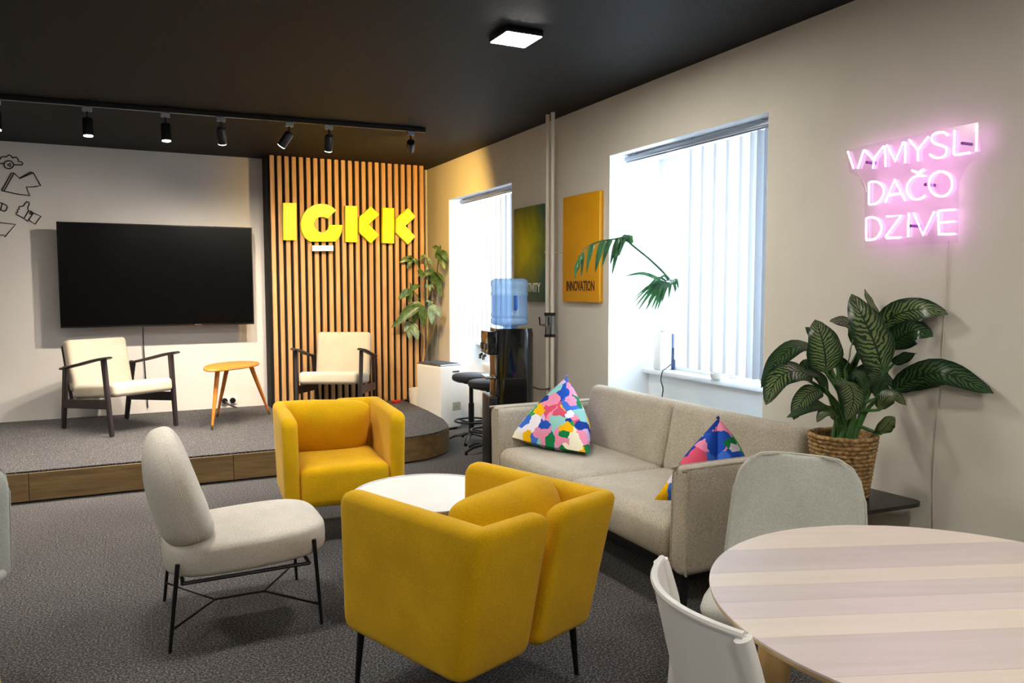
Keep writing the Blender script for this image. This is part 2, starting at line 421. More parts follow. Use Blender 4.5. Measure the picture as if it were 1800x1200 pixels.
# ================================================================== THE ROOM
structure('floor', MB().box(XL - .3, XO, YF - .3, YB + .3, -.2, 0), 'carpet', label='dark grey speckled carpet floor')
structure('ceiling', MB().box(XL - .3, XO, YF - .3, YB + .3, ZC, ZC + .2), 'ceil', label='black painted ceiling')
structure('wall_back', MB().box(XL - .3, XO, YB, YB + .3, 0, ZC), 'wallw', label='white back wall behind the stage')
structure('wall_left', MB().box(XL - .3, XL, YF, YB, 0, ZC), 'wallw', label='white left wall')
structure('wall_front', MB().box(XL - .3, XO, YF - .3, YF, 0, ZC), 'wallw', label='white front wall')
wr = MB()
for y0, y1 in ((YF, W2[0]), (W2[1], W1[0]), (W1[1], YB)): wr.box(XR, XO, y0, y1, 0, ZC)
for y0, y1 in (W1, W2): wr.box(XR, XO, y0, y1, WT, ZC); wr.box(3.27, XO, y0, y1, 0, .80)
wro = structure('wall_right', wr, 'wall', label='beige right wall with two deep window niches')
# niche linings in brighter white paint
for i, (y0, y1) in enumerate((W1, W2)):
    nl = MB()
    nl.box(XR + .002, XO - .02, y1 - .004, y1 + .001, 0, WT).box(XR + .002, XO - .02, y0 - .001, y0 + .004, 0, WT).box(XR + .002, XO - .02, y0, y1, WT - .004, WT + .001).box(3.265, 3.271, y0, y1, 0, .80)
    structure('trim_%d' % (i + 1), nl, 'niche', label='white painted window niche lining')
# windows
for i, (y0, y1) in enumerate((W1, W2)):
    w = bpy.data.objects.new('window_%d' % (i + 1), None); COL.objects.link(w); w.location = (3.38, (y0 + y1) / 2, .83); w['kind'] = 'structure'
    w['label'] = 'white framed window in the niche ' + ('beside the slatted wall' if i == 0 else 'behind the sofa')
    hw = (y1 - y0) / 2; hh = WT - .83
    f = MB()
    for a, b, c, d in ((-hw, hw, 0, .07), (-hw, hw, hh - .07, hh), (-hw, -hw + .07, .0701, hh - .0701), (hw - .07, hw, .0701, hh - .0701), (-.05, .05, .0701, hh - .0701)): f.box(-.035, .035, a, b, c, d)
    f.build('window_frame', 'whitem', w, 0)
    for sgn in (-1, 1):
        MB().box(-.004, .004, min(sgn * .05, sgn * (hw - .07)), max(sgn * .05, sgn * (hw - .07)), .07, hh - .07).build('pane', 'pane', w, 0)
    MB().box(-.165, .03, -hw + .002, hw - .002, -.035, -.002, .006, 2).build('window_sill', 'whitem', w)

# stage ------------------------------------------------------------
st = thing('stage_platform', 'low stage with grey carpet top, oak board front and rounded end', 'stage', (0, 5.9, 0))
edge = [(-4.55, 5.84)] + [(1.9, 5.84)] + arc(1.9, 6.4, .56, -90, -22, 10)[1:] + [(2.49, 6.5), (2.528, 7.0), (2.533, 7.42), (2.533, 8.07)]
edge = [(x, y - 5.9) for x, y in edge]
poly = edge + [(-4.55, 8.07 - 5.9)]
c = MB().prism([(x, y, SH - .012) for x, y in poly], (0, 0, .012)); c.build('carpet_top', 'carpet', st, 0)
inner = [(x, max(y + .03, y)) for x, y in edge]
MB().prism([(x - (.03 if i > 1 and x > 1.9 else 0), y + (.03 if y < .3 else -.0), .0) for i, (x, y) in enumerate(poly)], (0, 0, SH - .013)).build('core', 'felt', st, 0)
xs = [-4.55, -3.1, -1.86, -.64, .62, 1.885]
for i in range(len(xs) - 1):
    MB().box(xs[i] + .0015, xs[i + 1] - .0015, -.065, -.04, .012, SH - .0135, .002, 1).build('board', 'plank', st, 20)
pa = [(x, y - 5.9) for x, y in arc(1.9, 6.4, .565, -90, -24, 14)]; pb = [(x, y - 5.9) for x, y in arc(1.9, 6.4, .54, -90, -24, 14)][::-1]
MB().prism([(x, y, .012) for x, y in pa + pb], (0, 0, SH - .0255)).build('curved_board', 'plank', st, 30)
sd = MB().prism([(2.415, .27, .0), (2.49, .6, 0), (2.533, 1.52, 0), (2.505, 1.52, 0), (2.46, .6, 0), (2.39, .28, 0)], (0, 0, SH - .013)); sd.build('side_panel', 'white', st, 0)

# slat wall --------------------------------------------------------
SY = 7.79
sw = thing('slat_wall', 'vertical oak slats on a black backing panel behind the stage', 'wall panel', (2.0, SY, SH))
MB().box(-.80, .80, .035, YB - SY - .003, 0, ZC - SH - .002).build('backing', 'felt', sw, 0)
first = None; pitch = (2.787 - .043 - 1.229) / 22
for i in range(23):
    x = 1.229 + i * pitch - 2.0
    if first is None: first = MB().box(0, .040, 0, .035, .002, ZC - SH - .004, .003, 1).build('slat', 'slat', sw, 20); o = first
    else: o = first.copy(); COL.objects.link(o); o.parent = sw
    o.location = (x, 0, 0)

# logo -------------------------------------------------------------
def cp(pts, ox, oy, sc): return [(ox + x / sc, oy + y / sc) for x, y in pts]
lg = thing('logo_sign', 'bright yellow block letters IGKK with a short white dash', 'sign', (2.0, SY - .002, 1.8))
def letter(name, pts, m='yellowsign', dep=.05):
    P = [ony(x, y, SY - dep - .004) - Vector((2.0, SY - .002, 1.8)) for x, y in cp(pts, 480, 330, 6.667)]
    MB().prism(P, (0, dep, 0)).build(name, m, lg, 25)
letter('letter_stroke', [(120, 175), (275, 178), (272, 612), (120, 612)])
letter('letter', [(740, 262), (690, 220), (630, 193), (560, 185), (480, 200), (400, 250), (345, 330), (325, 420), (335, 500), (370, 575), (430, 628), (730, 628), (780, 575), (805, 510), (815, 435), (660, 435), (645, 485), (610, 515), (570, 525), (520, 505), (485, 460), (480, 415), (500, 370), (535, 345), (570, 338), (610, 345), (640, 360)])
for k in range(2):
    o = [(0, 0), (0, 0)][k]
    letter('letter_stroke', [[(848, 210), (985, 213), (988, 637), (850, 633)], [(1285, 232), (1420, 237), (1418, 650), (1283, 645)]][k])
    letter('letter_stroke', [[(1010, 345), (1148, 218), (1245, 315), (1120, 430), (1243, 550), (1148, 652), (1010, 520)], [(1443, 360), (1585, 235), (1673, 340), (1552, 445), (1668, 572), (1580, 662), (1442, 525)]][k])
letter('dash', [(462, 675), (707, 675), (707, 740), (462, 740)], 'whitesign', .06)

# television -------------------------------------------------------
TY = 7.84
tl, tr_ = ony(98.4, 389, TY), ony(447, 569.6, TY)
tvw, tvh = tr_.x - tl.x, tl.z - tr_.z
tv = thing('television', 'large black flat screen television mounted on the white wall', 'television', ((tl.x + tr_.x) / 2, TY, tr_.z))
MB().box(-tvw / 2, tvw / 2, 0, .035, 0, tvh, .004, 2).build('casing', 'black', tv)
MB().box(-tvw / 2 + .008, tvw / 2 - .008, -.002, .001, .016, tvh - .008).build('screen', 'screen', tv, 0)
MB().box(-.3, .3, .034, YB - TY - .002, tvh * .3, tvh * .62, .01, 2).build('wall_mount', 'blackm', tv)
MB().tube(catmull([(-.16, .06, .02), (-.16, .2, -.12), (-.155, .22, -.35), (-.14, .225, -.8 + .02)]), .005, 6).build('cable', 'black', tv)
MB().box(.28, .34, -.004, 0, .004, .012).build('brand_mark', 'chrome', tv, 0)

# socket -----------------------------------------------------------
sp = ony(402, 703, YB)
so = thing('wall_socket', 'white double socket with two black plugs under the orange table', 'socket', (sp.x, YB, sp.z))
MB().box(-.08, .08, -.012, 0, -.042, .042, .004, 2).build('plate', 'white', so)
for dx in (-.04, .035): MB().lathe([(.026, 0), (.026, .03), (.02, .036), (0, .036)], 20, Matrix.Translation((dx, -.012, 0)) @ Matrix.Rotation(R(90), 4, 'X')).build('plug', 'black', so)
MB().tube(catmull([(-.04, -.045, 0), (.02, -.07, -.05), (.15, -.05, -.09), (.36, -.04, -.088), (.5, -.05, -.088)]), .006, 6).build('cable', 'black', so)

# wall stickers ------------------------------------------------------
def icon(label, lines):
    o0 = ony(*cp([lines[0][0]], 0, 240, 6.318)[0], YB); t = thing('wall_sticker', label, 'sticker', (o0.x, YB, o0.z), 0, 'line drawn stickers on the back wall')
    for ln in lines:
        P = [ony(x, y, YB - .0025) - Vector(t.location) for x, y in cp(ln, 0, 240, 6.318)]
        q = MB().tube(P, .0052, 6); q.build('line', 'inkblack', t, 40)
def circ(cx, cy, rx, ry, n=20): return [(cx + rx * math.cos(2 * PI * i / n), cy + ry * math.sin(2 * PI * i / n)) for i in range(n + 1)]
icon('black line drawing of a cloud with a play button', [
    [(-30, 298), (-60, 295), (-62, 270), (-30, 265), (0, 250), (18, 228), (42, 221), (68, 228), (82, 212), (102, 205), (125, 214), (140, 240), (160, 229), (182, 230), (202, 250), (203, 276), (235, 279), (254, 297), (246, 315), (155, 313)], [(-30, 298), (42, 298)], circ(97, 312, 54, 45), [(85, 315), (113, 294), (118, 338), (85, 315)]])
icon('black line drawing of a thick folded arrow', [[(18, 600), (130, 402), (155, 405), (215, 462), (340, 393), (370, 402), (452, 545), (395, 556), (292, 562), (332, 655), (200, 640), (18, 600)], [(45, 606), (155, 408)], [(218, 466), (366, 403)]])
icon('black line drawing of a thumbs up hand with cuff', [[(268, 910), (180, 862), (178, 848), (200, 835), (192, 820), (200, 808), (218, 806), (208, 792), (215, 778), (240, 774), (262, 770), (275, 745), (298, 722), (320, 728), (325, 750), (308, 790), (318, 822), (345, 828), (372, 845), (320, 925), (305, 938), (268, 910), (318, 822)], [(372, 848), (455, 885), (390, 972), (325, 928)], circ(342, 850, 12, 12, 10)])
icon('black line drawing of a small rounded capsule', [[(0, 735), (25, 740), (75, 765), (82, 785), (65, 820), (45, 830), (5, 815), (-40, 800), (-55, 775), (-40, 740), (0, 735)], [(25, 742), (8, 812)]])
icon('black line drawing of a speech banner', [[(-60, 948), (172, 975), (52, 1115), (40, 1090), (-60, 1105), (-60, 948)]])

# ================================================================== RIGHT WALL FITTINGS
def blind(label, y0, y1, pitchs, z0, z1, x, first_angles, rail):
    t = thing('vertical_blind', label, 'blind', (x, (y0 + y1) / 2, z1))
    ra, rb = rail; cy = (y0 + y1) / 2
    r_ = MB().box(-.03, .03, ra - cy, rb - cy, .004, .036, .006, 2); r_.box(-.012, .012, ra - cy, rb - cy, -.004, .006); r_.build('rail', 'rail', t)
    for yy in (ra + .12, (ra + rb) / 2, rb - .12): MB().box(-.033, .033, yy - cy - .008, yy - cy + .008, .03, WT - z1 - .005).build('bracket', 'rail', t, 0)
    protos = {}
    for k, yy in enumerate(pitchs):
        g = MB(); n = 6; w = .127; vs = []
        for i in range(n + 1):
            u = i / n - .5
            for z in (-.012, z0 - z1): vs += [(.010 * (1 - 4 * u * u), u * w, z), (.010 * (1 - 4 * u * u) + .0008, u * w, z)]
        fs = []
        for i in range(n):
            a = i * 4; b = a + 4; fs += [(a, b, b + 2, a + 2), (a + 1, a + 3, b + 3, b + 1), (a, a + 1, b + 1, b), (a + 2, b + 2, b + 3, a + 3)]
        fs += [(0, 2, 3, 1), (n * 4, n * 4 + 1, n * 4 + 3, n * 4 + 2)]
        if 'p' not in protos: protos['p'] = o = g.add(vs, fs).build('blind_slat', 'blind', t, 40)
        else: o = protos['p'].copy(); COL.objects.link(o); o.parent = t
        o.location = (0, yy - cy, 0); o.rotation_euler = (0, 0, R(first_angles[min(k, len(first_angles) - 1)]))
    ch = MB()
    ys = sorted(yy - cy for yy in pitchs); pts = []
    for a, b in zip(ys[:-1], ys[1:]): pts += [(0.012, a, z0 - z1 + .005), (.012, (a + b) / 2, z0 - z1 - .012)]
    ch.tube(pts + [(0.012, ys[-1], z0 - z1 + .005)], .0018, 5); ch.build('bead_chain', 'white', t)
b2 = [3.87 - .107 * k - .05 for k in range(6)] + [3.18, 3.13, 3.08, 3.045]
blind('white vertical blind drawn half open behind the sofa', W2[0], W2[1], b2, .90, 2.235, 3.04, [4] * 6 + [38, 60, 70, 78], (W2[0] + .02, W2[1] - .05))
b1 = [W1[0] + .08 + .108 * k for k in range(13)]
blind('white vertical blind fully drawn across the window by the slatted wall', W1[0], W1[1], b1, .90, 2.235, 3.04, [5], (W1[0] + .02, W1[1] - .08))

# canvases
def text_mesh(txt, size, sx, m, parent, loc, rot, extr=.0008, offs=.0):
    cu = bpy.data.curves.new('lettering', 'FONT'); cu.body = txt; cu.size = size; cu.extrude = extr; cu.offset = offs; cu.align_x = 'CENTER'; cu.resolution_u = 3
    tmp = bpy.data.objects.new('tmp', cu); COL.objects.link(tmp); dg = bpy.context.evaluated_depsgraph_get()
    me = bpy.data.meshes.new_from_object(tmp.evaluated_get(dg)); bpy.data.objects.remove(tmp)
    for v in me.vertices: v.co.x *= sx
    me.materials.clear(); me.materials.append(MT[m]); me.name = 'lettering'
    o = bpy.data.objects.new('lettering', me); COL.objects.link(o); o.parent = parent; o.location = loc; o.rotation_euler = rot; return o
def canvas(label, y0, y1, z0, z1, m, ink, txt, ty, w):
    t = thing('canvas_picture', label, 'picture', (XR, (y0 + y1) / 2, (z0 + z1) / 2), 0, None)
    hw, hh = (y1 - y0) / 2, (z1 - z0) / 2
    MB().box(-.035, -.001, -hw, hw, -hh, hh, .003, 2).build('canvas', m, t)
    o = text_mesh(txt, .1, 1, ink, t, (-.0362, 0, ty), (R(90), 0, R(-90)), offs=.0022)
    ww = o.dimensions.x; h_ = o.dimensions.y
    xs_ = [v.co.x for v in o.data.vertices]; k = w / (max(xs_) - min(xs_))
    for v in o.data.vertices: v.co.x *= k
    return t
canvas('amber yellow canvas reading INNOVATION beside the pipes', 4.545, 5.045, 1.29, 2.055, 'posteryel', 'inkdark', 'INNOVATION', -.302, .385)
canvas('olive green canvas reading CREATIVITY behind the water dispenser', 5.35, 5.87, 1.28, 2.043, 'postergrn', 'inklight', 'CREATIVITY', -.302, .42)

# heating pipes
for i, (px, lab) in enumerate(((962.3, 'thin cream heating riser pipe nearer the green canvas'), (971.3, 'thin cream heating riser pipe nearer the amber canvas'))):
    q = onx(px, 400, 2.80)
    t = thing('heating_pipe', lab, 'pipe', (2.80, q.y, 0))
    MB().tube([(0, 0, 0), (0, 0, ZC)], .0155, 14).build('pipe_run', 'pipe', t)
    zf = onx(px, 443, 2.80).z
    MB().tube([(0, 0, zf), (XR - 2.80, .05, zf)], .005, 6).tube([(0, .0, zf - .008), (0, 0, zf + .008)], .019, 12).build('wall_bracket', 'pipe', t)
    z1_ = onx(px, 552, 2.80).z; z2_ = onx(px, 590, 2.80).z
    MB().tube([(0, 0, z1_ - .012), (0, 0, z1_ + .012)], .024, 12).build('coupling', 'black', t); MB().tube([(0, 0, z2_ - .01), (0, 0, z2_ + .012)], .022, 12).build('coupling', 'black', t)
    MB().tube([(0, 0, z2_), (0, 0, z1_)], .017, 12).tube([(0, 0, (z1_ + z2_) / 2), (-.04, -.0, (z1_ + z2_) / 2)], .009, 8).build('valve', 'chrome', t)
    MB().tube([(-.03, 0, (z1_ + z2_) / 2), (-.045, .03 if i == 0 else -.03, (z1_ + z2_) / 2), (-.05, .034 if i == 0 else -.034, (z1_ + z2_) / 2 + .06)], .006, 8).build('lever', 'black', t)

# neon sign
NX = 2.872
nt = thing('neon_sign', 'pink white neon lettering VYMYSLI DACO DZIVE on clear acrylic', 'neon sign', (XR, 2.2, 1.75))
nt['label'] = 'pink white neon lettering VYMYSLI DAČO DZIVE on clear acrylic'
NO = Vector(nt.location)
def npx(pts): return [onx(x, y, NX) - NO for x, y in cp(pts, 1460, 190, 4.617)]
def nl(*strokes):
    q = MB()
    for s_ in strokes: q.tube(catmull(npx(s_), 3) if len(s_) > 5 else npx(s_), .0038, 8)
    q.build('letter_tube', 'neon', nt, 60)
nl([(140, 350), (187, 490)], [(270, 340), (222, 490)])
nl([(278, 340), (345, 415)], [(430, 308), (352, 410), (345, 490)])
nl([(448, 475), (441, 315)], [(441, 312), (460, 300), (525, 430), (590, 275), (606, 280)], [(607, 282), (605, 445)])
nl([(638, 258), (708, 340)], [(795, 232), (708, 340), (710, 430)])
nl([(952, 220), (925, 200), (885, 195), (840, 210), (820, 245), (835, 280), (880, 298), (925, 315), (942, 345), (925, 385), (880, 402), (835, 398), (805, 375)])
nl([(1007, 180), (1000, 372), (1012, 380), (1130, 360)])
nl([(1188, 138), (1182, 350)])
nl([(312, 780), (312, 605)], [(312, 605), (345, 595), (390, 605), (425, 640), (432, 690), (405, 745), (360, 775), (312, 782)])
nl([(445, 765), (520, 580), (605, 750)], [(478, 705), (575, 690)])
nl([(765, 550), (720, 545), (665, 565), (625, 620), (620, 675), (650, 725), (690, 740), (735, 730), (765, 708)], [(660, 505), (705, 528), (755, 495)])
nl([(893 + 95 * math.cos(a_ / 16 * 2 * PI + .3), 615 + 101 * math.sin(a_ / 16 * 2 * PI + .3)) for a_ in range(17)])
nl([(290, 1065), (290, 895)], [(290, 895), (320, 885), (370, 895), (405, 935), (412, 985), (385, 1040), (340, 1065), (290, 1070)])
nl([(455, 880), (575, 868), (445, 1045), (455, 1055), (570, 1048)])
nl([(635, 850), (628, 1045)])
nl([(675, 850), (750, 1030), (842, 838)])
nl([(1010, 822), (890, 832), (873, 850), (880, 1010), (895, 1022), (1008, 1020)], [(885, 930), (1005, 918)])
ac_ = [onx(x, y, NX + .008) - NO for x, y in cp([(125, 340), (430, 270), (800, 190), (1195, 115), (1215, 390), (1120, 450), (1040, 600), (1030, 1090), (280, 1140), (275, 660), (225, 560), (150, 520)], 1460, 190, 4.617)]
MB().prism(ac_, (.004, 0, 0)).build('acrylic_sheet', 'acrylic', nt, 0)
for p_ in ((300, 440), (1075, 285), (655, 955), (775, 620)):
    a_ = npx([p_])[0]; MB().tube([a_ + Vector((-.006, 0, 0)), Vector((-.001, a_.y, a_.z))], .006, 10).build('standoff', 'neondim', nt)
e_ = [onx(x, y, XR - .006) - NO for x, y in ((1667, 424), (1662, 520), (1655, 640), (1642, 800), (1640, 900), (1640, 960))]
MB().tube(catmull(e_ + [Vector((-.006, e_[-1].y, .02 - NO.z))]), .0026, 6).build('cable', 'pipe', nt)
e_ = npx([(205, 510), (230, 560), (275, 620), (285, 680)]); MB().tube(catmull(e_), .0025, 6).build('cable', 'pipe', nt)

# ================================================================== LAMPS
def ceiling_panel(x, y, label):
    t = thing('ceiling_panel_lamp', label, 'ceiling lamp', (x, y, ZC), R(0), 'square ceiling lamps')
    MB().box(-.103, .103, -.103, .103, -.03, -.001, .004, 2).build('housing', 'black', t)
    MB().box(-.095, .095, -.095, .095, -.032, -.029).build('diffuser', 'panel', t, 0)
ceiling_panel(1.772, 3.572, 'small square ceiling lamp above the coffee table')
ceiling_panel(.12, 3.60, 'small square ceiling lamp above the cream lounge chair')
ceiling_panel(1.772, .35, 'added out of view square lamp lighting the round dining table')  # unseen lamp, added so the table top gets enough light
ceiling_panel(-1.55, 3.60, 'small square ceiling lamp midway to the wall opposite the windows')
ceiling_panel(-1.55, .35, 'added out of view square fill lamp over the open carpet')  # unseen lamp, added as fill for walls and chair backs
ceiling_panel(.12, -1.4, 'added out of view square fill lamp near the front wall')  # unseen lamp behind the camera, added to lift the shadows

tA, tB = Vector((-2.2, 6.26, ZC)), Vector((2.145, 5.985, ZC))
ang = math.atan2(tB.y - tA.y, tB.x - tA.x); tl_ = (tB - tA).length
tk = thing('lighting_track', 'long black lighting track under the black ceiling', 'lighting track', tA, ang)
MB().box(0, tl_, -.018, .018, -.032, -.001, .003, 1).build('track_rail', 'black', tk)
MB().box(.02, tl_ - .02, -.006, .006, -.034, -.031).build('conductor_strip', 'chrome', tk, 0)
MB().box(tl_ - .004, tl_ + .01, -.02, .02, -.034, -.0).build('end_cap', 'black', tk, 0)
def track_spot(px, label, aim, power, col=(1, .88, .74), cone=115):
    d = (px - 0) / 745.0; base = onz(px, 0, ZC - .034)
    # point on the track under this pixel column
    best = min((abs((CAM + (tA.lerp(tB, u / 400) - CAM) - CAM).dot(RGT) / (tA.lerp(tB, u / 400) - CAM).dot(FWD) * FPX + 900 - px), u) for u in range(401))[1] / 400
    p = tA.lerp(tB, best); p.z = ZC - .036
    t = thing('track_spotlight', label, 'spotlight', p, 0, 'spotlights on the ceiling track')
    MB().box(-.03, .03, -.017, .017, -.03, .002, .003, 1).build('adapter', 'rail', t)
    MB().tube([(0, 0, -.025), (0, 0, -.075)], .007, 8).build('stem', 'black', t)
    a = Vector(aim).normalized(); rot = Vector((0, 0, -1)).rotation_difference(a).to_matrix().to_4x4(); T = Matrix.Translation((0, 0, -.085)) @ rot
    MB().lathe([(.0, .012), (.028, .01), (.033, 0), (.033, -.108), (.030, -.110), (.028, -.104), (0, -.103)], 24, T).build('lamp_head', 'black', t)
    MB().lathe([(0, -.108), (.029, -.108), (.029, -.113), (0, -.1135)], 24, T).build('lens', 'lens', t)
    l = bpy.data.lights.new('spot_beam', 'SPOT'); l.energy = power; l.color = col; l.spot_size = R(cone); l.spot_blend = .9; l.shadow_soft_size = .028
    o = bpy.data.objects.new('spot_beam', l); COL.objects.link(o); o.parent = t; o.matrix_local = Matrix.Translation(Vector((0, 0, -.085)) + a * .115) @ Vector((0, 0, -1)).rotation_difference(a).to_matrix().to_4x4()
track_spot(-8, 'black track spotlight farthest from the slatted wall', (.0, -.10, -1), SPOT_W)
track_spot(153, 'black track spotlight hanging above the armchair below the television', (.02, -.08, -1), SPOT_W)
track_spot(291, 'black track spotlight hanging above the television middle', (.02, -.08, -1), SPOT_W)
track_spot(388, 'black track spotlight turned to the wall right of the television', (.1, .62, -1), SPOT_W)
track_spot(509, 'black track spotlight tilted towards the television', (-.62, .55, -1), SPOT_W)
track_spot(579, 'black track spotlight turned straight at the slats', (.05, .6, -1), SPOT_W * .9, (1, .80, .55))
track_spot(723, 'black track spotlight tilted at the end of the track', (.28, .90, -.36), SPOT_W * .85, (1, .60, .14), 120)

# ================================================================== YELLOW ARMCHAIRS
def yellow_armchair(label, loc, rz):
    t = thing('yellow_armchair', label, 'armchair', loc, rz)
    zb, zt, th, wx, yf, yb = .20, .70, .085, .325, -.34, .27
    for sgn in (-1, 1):
        h = th / 2; xo = wx - h; yk = yb - h; r = .012
        path = [(xo, yf)] + [(xo, yf + (yk - r - yf) * i / 5) for i in range(1, 6)] + arc(xo - r, yk - r, r, 0, 90, 5)[1:] + [(xo - r - (xo - r - .012) * i / 4, yk) for i in range(1, 5)]
        path = [(sgn * x, y) for x, y in path]
        def lean(u, v):
            w = min(1, max(0, (u - .1) / .5)); w = w * w * (3 - 2 * w); return (sgn * .012 * v, .115 * w * v)
        MB().sweep(path, th, zb, zt, lean, .055, .034, None, .03).build('shell', 'yellow', t, 60)
    MB().box(-.245, .245, -.345, .235, .20, .425, .045, 5).build('seat', 'yellow', t, 60)
    M_ = Matrix.Translation((-.035, .150, .560)) @ Matrix.Rotation(R(-70), 4, 'X') @ Matrix.Rotation(R(3), 4, 'Z')
    MB().pillow(.50, .345, .19, 3.2, .5, 20, M_).build('back_cushion', 'yellow', t, 70)
    for sx in (-1, 1):
        for sy, y in ((-1, -.27), (1, .215)):
            MB().tube([(sx * .283, y - .012, .215), (sx * .298, y + sy * .012 - .012, 0)], [.014, .009], 12).build('leg', 'blackm', t)
    return t
ya = yellow_armchair('yellow armchair facing the room in front of the stage', (1.055, 4.50, 0), R(-5))
yb_ = dup(ya, (1.05, 2.44, 0), R(200.2), 'yellow armchair with its split back turned, beside the sofa')

# ================================================================== WOODEN ARMCHAIRS ON THE STAGE
def wooden_armchair(label, loc, rz):
    t = thing('wooden_armchair', label, 'armchair', loc, rz)
    def bar(n, a, b, w, d, up=(0, 0, 1), w2=None):
        a, b = Vector(a), Vector(b); z = (b - a).normalized(); x = Vector((1, 0, 0)); x = (x - z * x.dot(z)).normalized(); y = z.cross(x); L = (b - a).length
        Mx = Matrix((x, y, z)).transposed().to_4x4(); Mx.translation = a; w2 = w2 or (w, d); q = MB(); bmx = bmesh.new(); bmesh.ops.create_cube(bmx, size=1)
        for v in bmx.verts:
            k = v.co.z + .5; ww = w + (w2[0] - w) * k; dd = d + (w2[1] - d) * k; v.co = (v.co.x * ww, v.co.y * dd, k * L)
        bmesh.ops.bevel(bmx, geom=bmx.edges[:], offset=.005, segments=2, affect='EDGES'); q.bm(bmx, Mx); return q.build(n, 'darkwood', t)
    for s in (-1, 1):
        bar('leg', (s * .285, -.355, 0), (s * .295, -.295, .612), .030, .036, w2=(.030, .05))
        bar('leg', (s * .28, .355, 0), (s * .295, .255, .528), .030, .036, w2=(.030, .06))
        bar('side_rail', (s * .288, -.325, .255), (s * .288, .31, .215), .026, .075)
        P = [Vector((s * .30, -.385, .632)), Vector((s * .302, -.2, .605)), Vector((s * .305, .05, .555)), Vector((s * .305, .30, .510))]
        q = MB(); pts = catmull(P, 4); q.tube(pts, [.026 + .006 * math.sin(PI * i / (len(pts) - 1)) for i in range(len(pts))], 12, flat=.42); ob = q.build('armrest', 'darkwood', t, 50)
    bar('front_rail', (-.285, -.335, .26), (.285, -.335, .26), .05, .022)
    bar('rear_rail', (-.28, .30, .21), (.28, .30, .21), .05, .022)
    for z in (.45, .58): bar('back_slat', (-.25, .345 + (z - .4) * .25, z), (.25, .345 + (z - .4) * .25, z), .04, .014)
    for s in (-1, 1): bar('back_post', (s * .24, .285, .23), (s * .24, .395, .69), .022, .026)
    Ms = Matrix.Translation((0, -.06, .335)) @ Matrix.Rotation(R(-6), 4, 'X')
    MB().box(-.262, .262, -.315, .30, -.055, .058, .035, 5, Ms).build('seat_cushion', 'cream', t, 60)
    Mb = Matrix.Translation((0, .285, .51)) @ Matrix.Rotation(R(-13), 4, 'X')
    MB().box(-.262, .262, -.055, .05, -.20, .235, .035, 5, Mb).build('back_cushion', 'cream', t, 60)
    return t
wa = wooden_armchair('cream cushioned dark wood armchair below the television', (-.124, 7.325, SH + .004), R(32.2))
wb = dup(wa, (1.722, 7.28, SH + .004), R(-27), 'cream cushioned dark wood armchair in front of the slats')

# ================================================================== ORANGE TABLE
ot = thing('side_table', 'orange leaf shaped table on three tapered legs on the stage', 'side table', (.56, 6.80, SH + .006), 0)
d_ = Vector((.50, .866, 0)); n_ = Vector((-.866, .50, 0)); outl = []
for i in range(48):
    a = 2 * PI * i / 48; u = math.cos(a); wv = math.sin(a)
    ax = .375 + .385 * u; hwid = .195 * wv * (1 + .28 * u - .10 * u * u) * (1.0)
    outl.append(d_ * (ax - .01) + n_ * hwid)
q = MB(); K = len(outl); cen = d_ * .39
rows = [(.96, .486), (1, .492), (1, .500), (.985, .507), (.9, .508)]
vs = []
for sc, z in rows: vs += [tuple(cen + (p - cen) * sc + Vector((0, 0, z))) for p in outl]
fs = [(r * K + k, r * K + (k + 1) % K, (r + 1) * K + (k + 1) % K, (r + 1) * K + k) for r in range(len(rows) - 1) for k in range(K)] + [tuple(range(K))[::-1], tuple((len(rows) - 1) * K + k for k in range(K))]
q.add(vs, fs).build('table_top', 'orange', ot, 40)
for f_, tp in (((.002, .016), d_ * .14), ((.105, .70), d_ * .56 + n_ * .10), ((.56, .634), d_ * .58 - n_ * .10)):
    top = Vector((tp.x, tp.y, .488)); ft = Vector((f_[0], f_[1], 0)); ft = ft if abs(ft.x - .56) > .5 or True else ft
    lg_ = MB().tube([top, top.lerp(ft, .45), top.lerp(ft, .92)], [.020, .017, .0095], 14).build('leg', 'orange', ot)
    MB().tube([top.lerp(ft, .92), ft], [.0098, .0085], 14).build('brass_tip', 'brass', lg_)

# ================================================================== LOUNGE CHAIR (cream boucle)
lc = thing('lounge_chair', 'low armless off-white upholstered chair on thin black wire legs', 'lounge chair', (.378, 3.445, 0), R(90))
def seatwarp(p):
    q_ = p.copy(); q_.x *= (1 - .07 * max(0, (p.y) / .33)) if p.y > 0 else 1 - .10 * (p.y / .33) ** 2
    return q_
MB().squircle(.285, .325, .078, .42, .50, 44, 18, Matrix.Translation((0, -.022, .338)) @ Matrix.Rotation(R(-2.5), 4, 'X'), seatwarp).build('seat', 'boucle', lc, 80)
def dome(mb, hx, hy, H, M, nu=40, nv=22):
    vs = []
    for j in range(nv + 1):
        v = math.sin(PI / 2 * j / nv); k = (1 - v ** 2.7) ** .46 if j < nv else .0
        kb = 1.0 if v > .08 else .90 + .10 * math.sqrt(1 - (1 - v / .08) ** 2)
        for i in range(nu):
            a = 2 * PI * i / nu; cx = math.copysign(abs(math.cos(a)) ** .62, math.cos(a)); cy = math.copysign(abs(math.sin(a)) ** .75, math.sin(a))
            x = hx * cx * max(k, .002) * kb * (1 - .06 * (1 - v) ** 2); y = hy * cy * max(k, .002) ** .8 * kb
            y += -.035 * (x / hx) ** 2 + .015 * math.sin(PI * v)
            vs.append(M @ Vector((x, y, v * H)))
    fs = [(j * nu + i, j * nu + (i + 1) % nu, (j + 1) * nu + (i + 1) % nu, (j + 1) * nu + i) for j in range(nv) for i in range(nu)] + [tuple(range(nu))[::-1]]
    return mb.add(vs, fs)
Mbk = Matrix.Translation((0, .20, .398)) @ Matrix.Rotation(R(-13), 4, 'X')
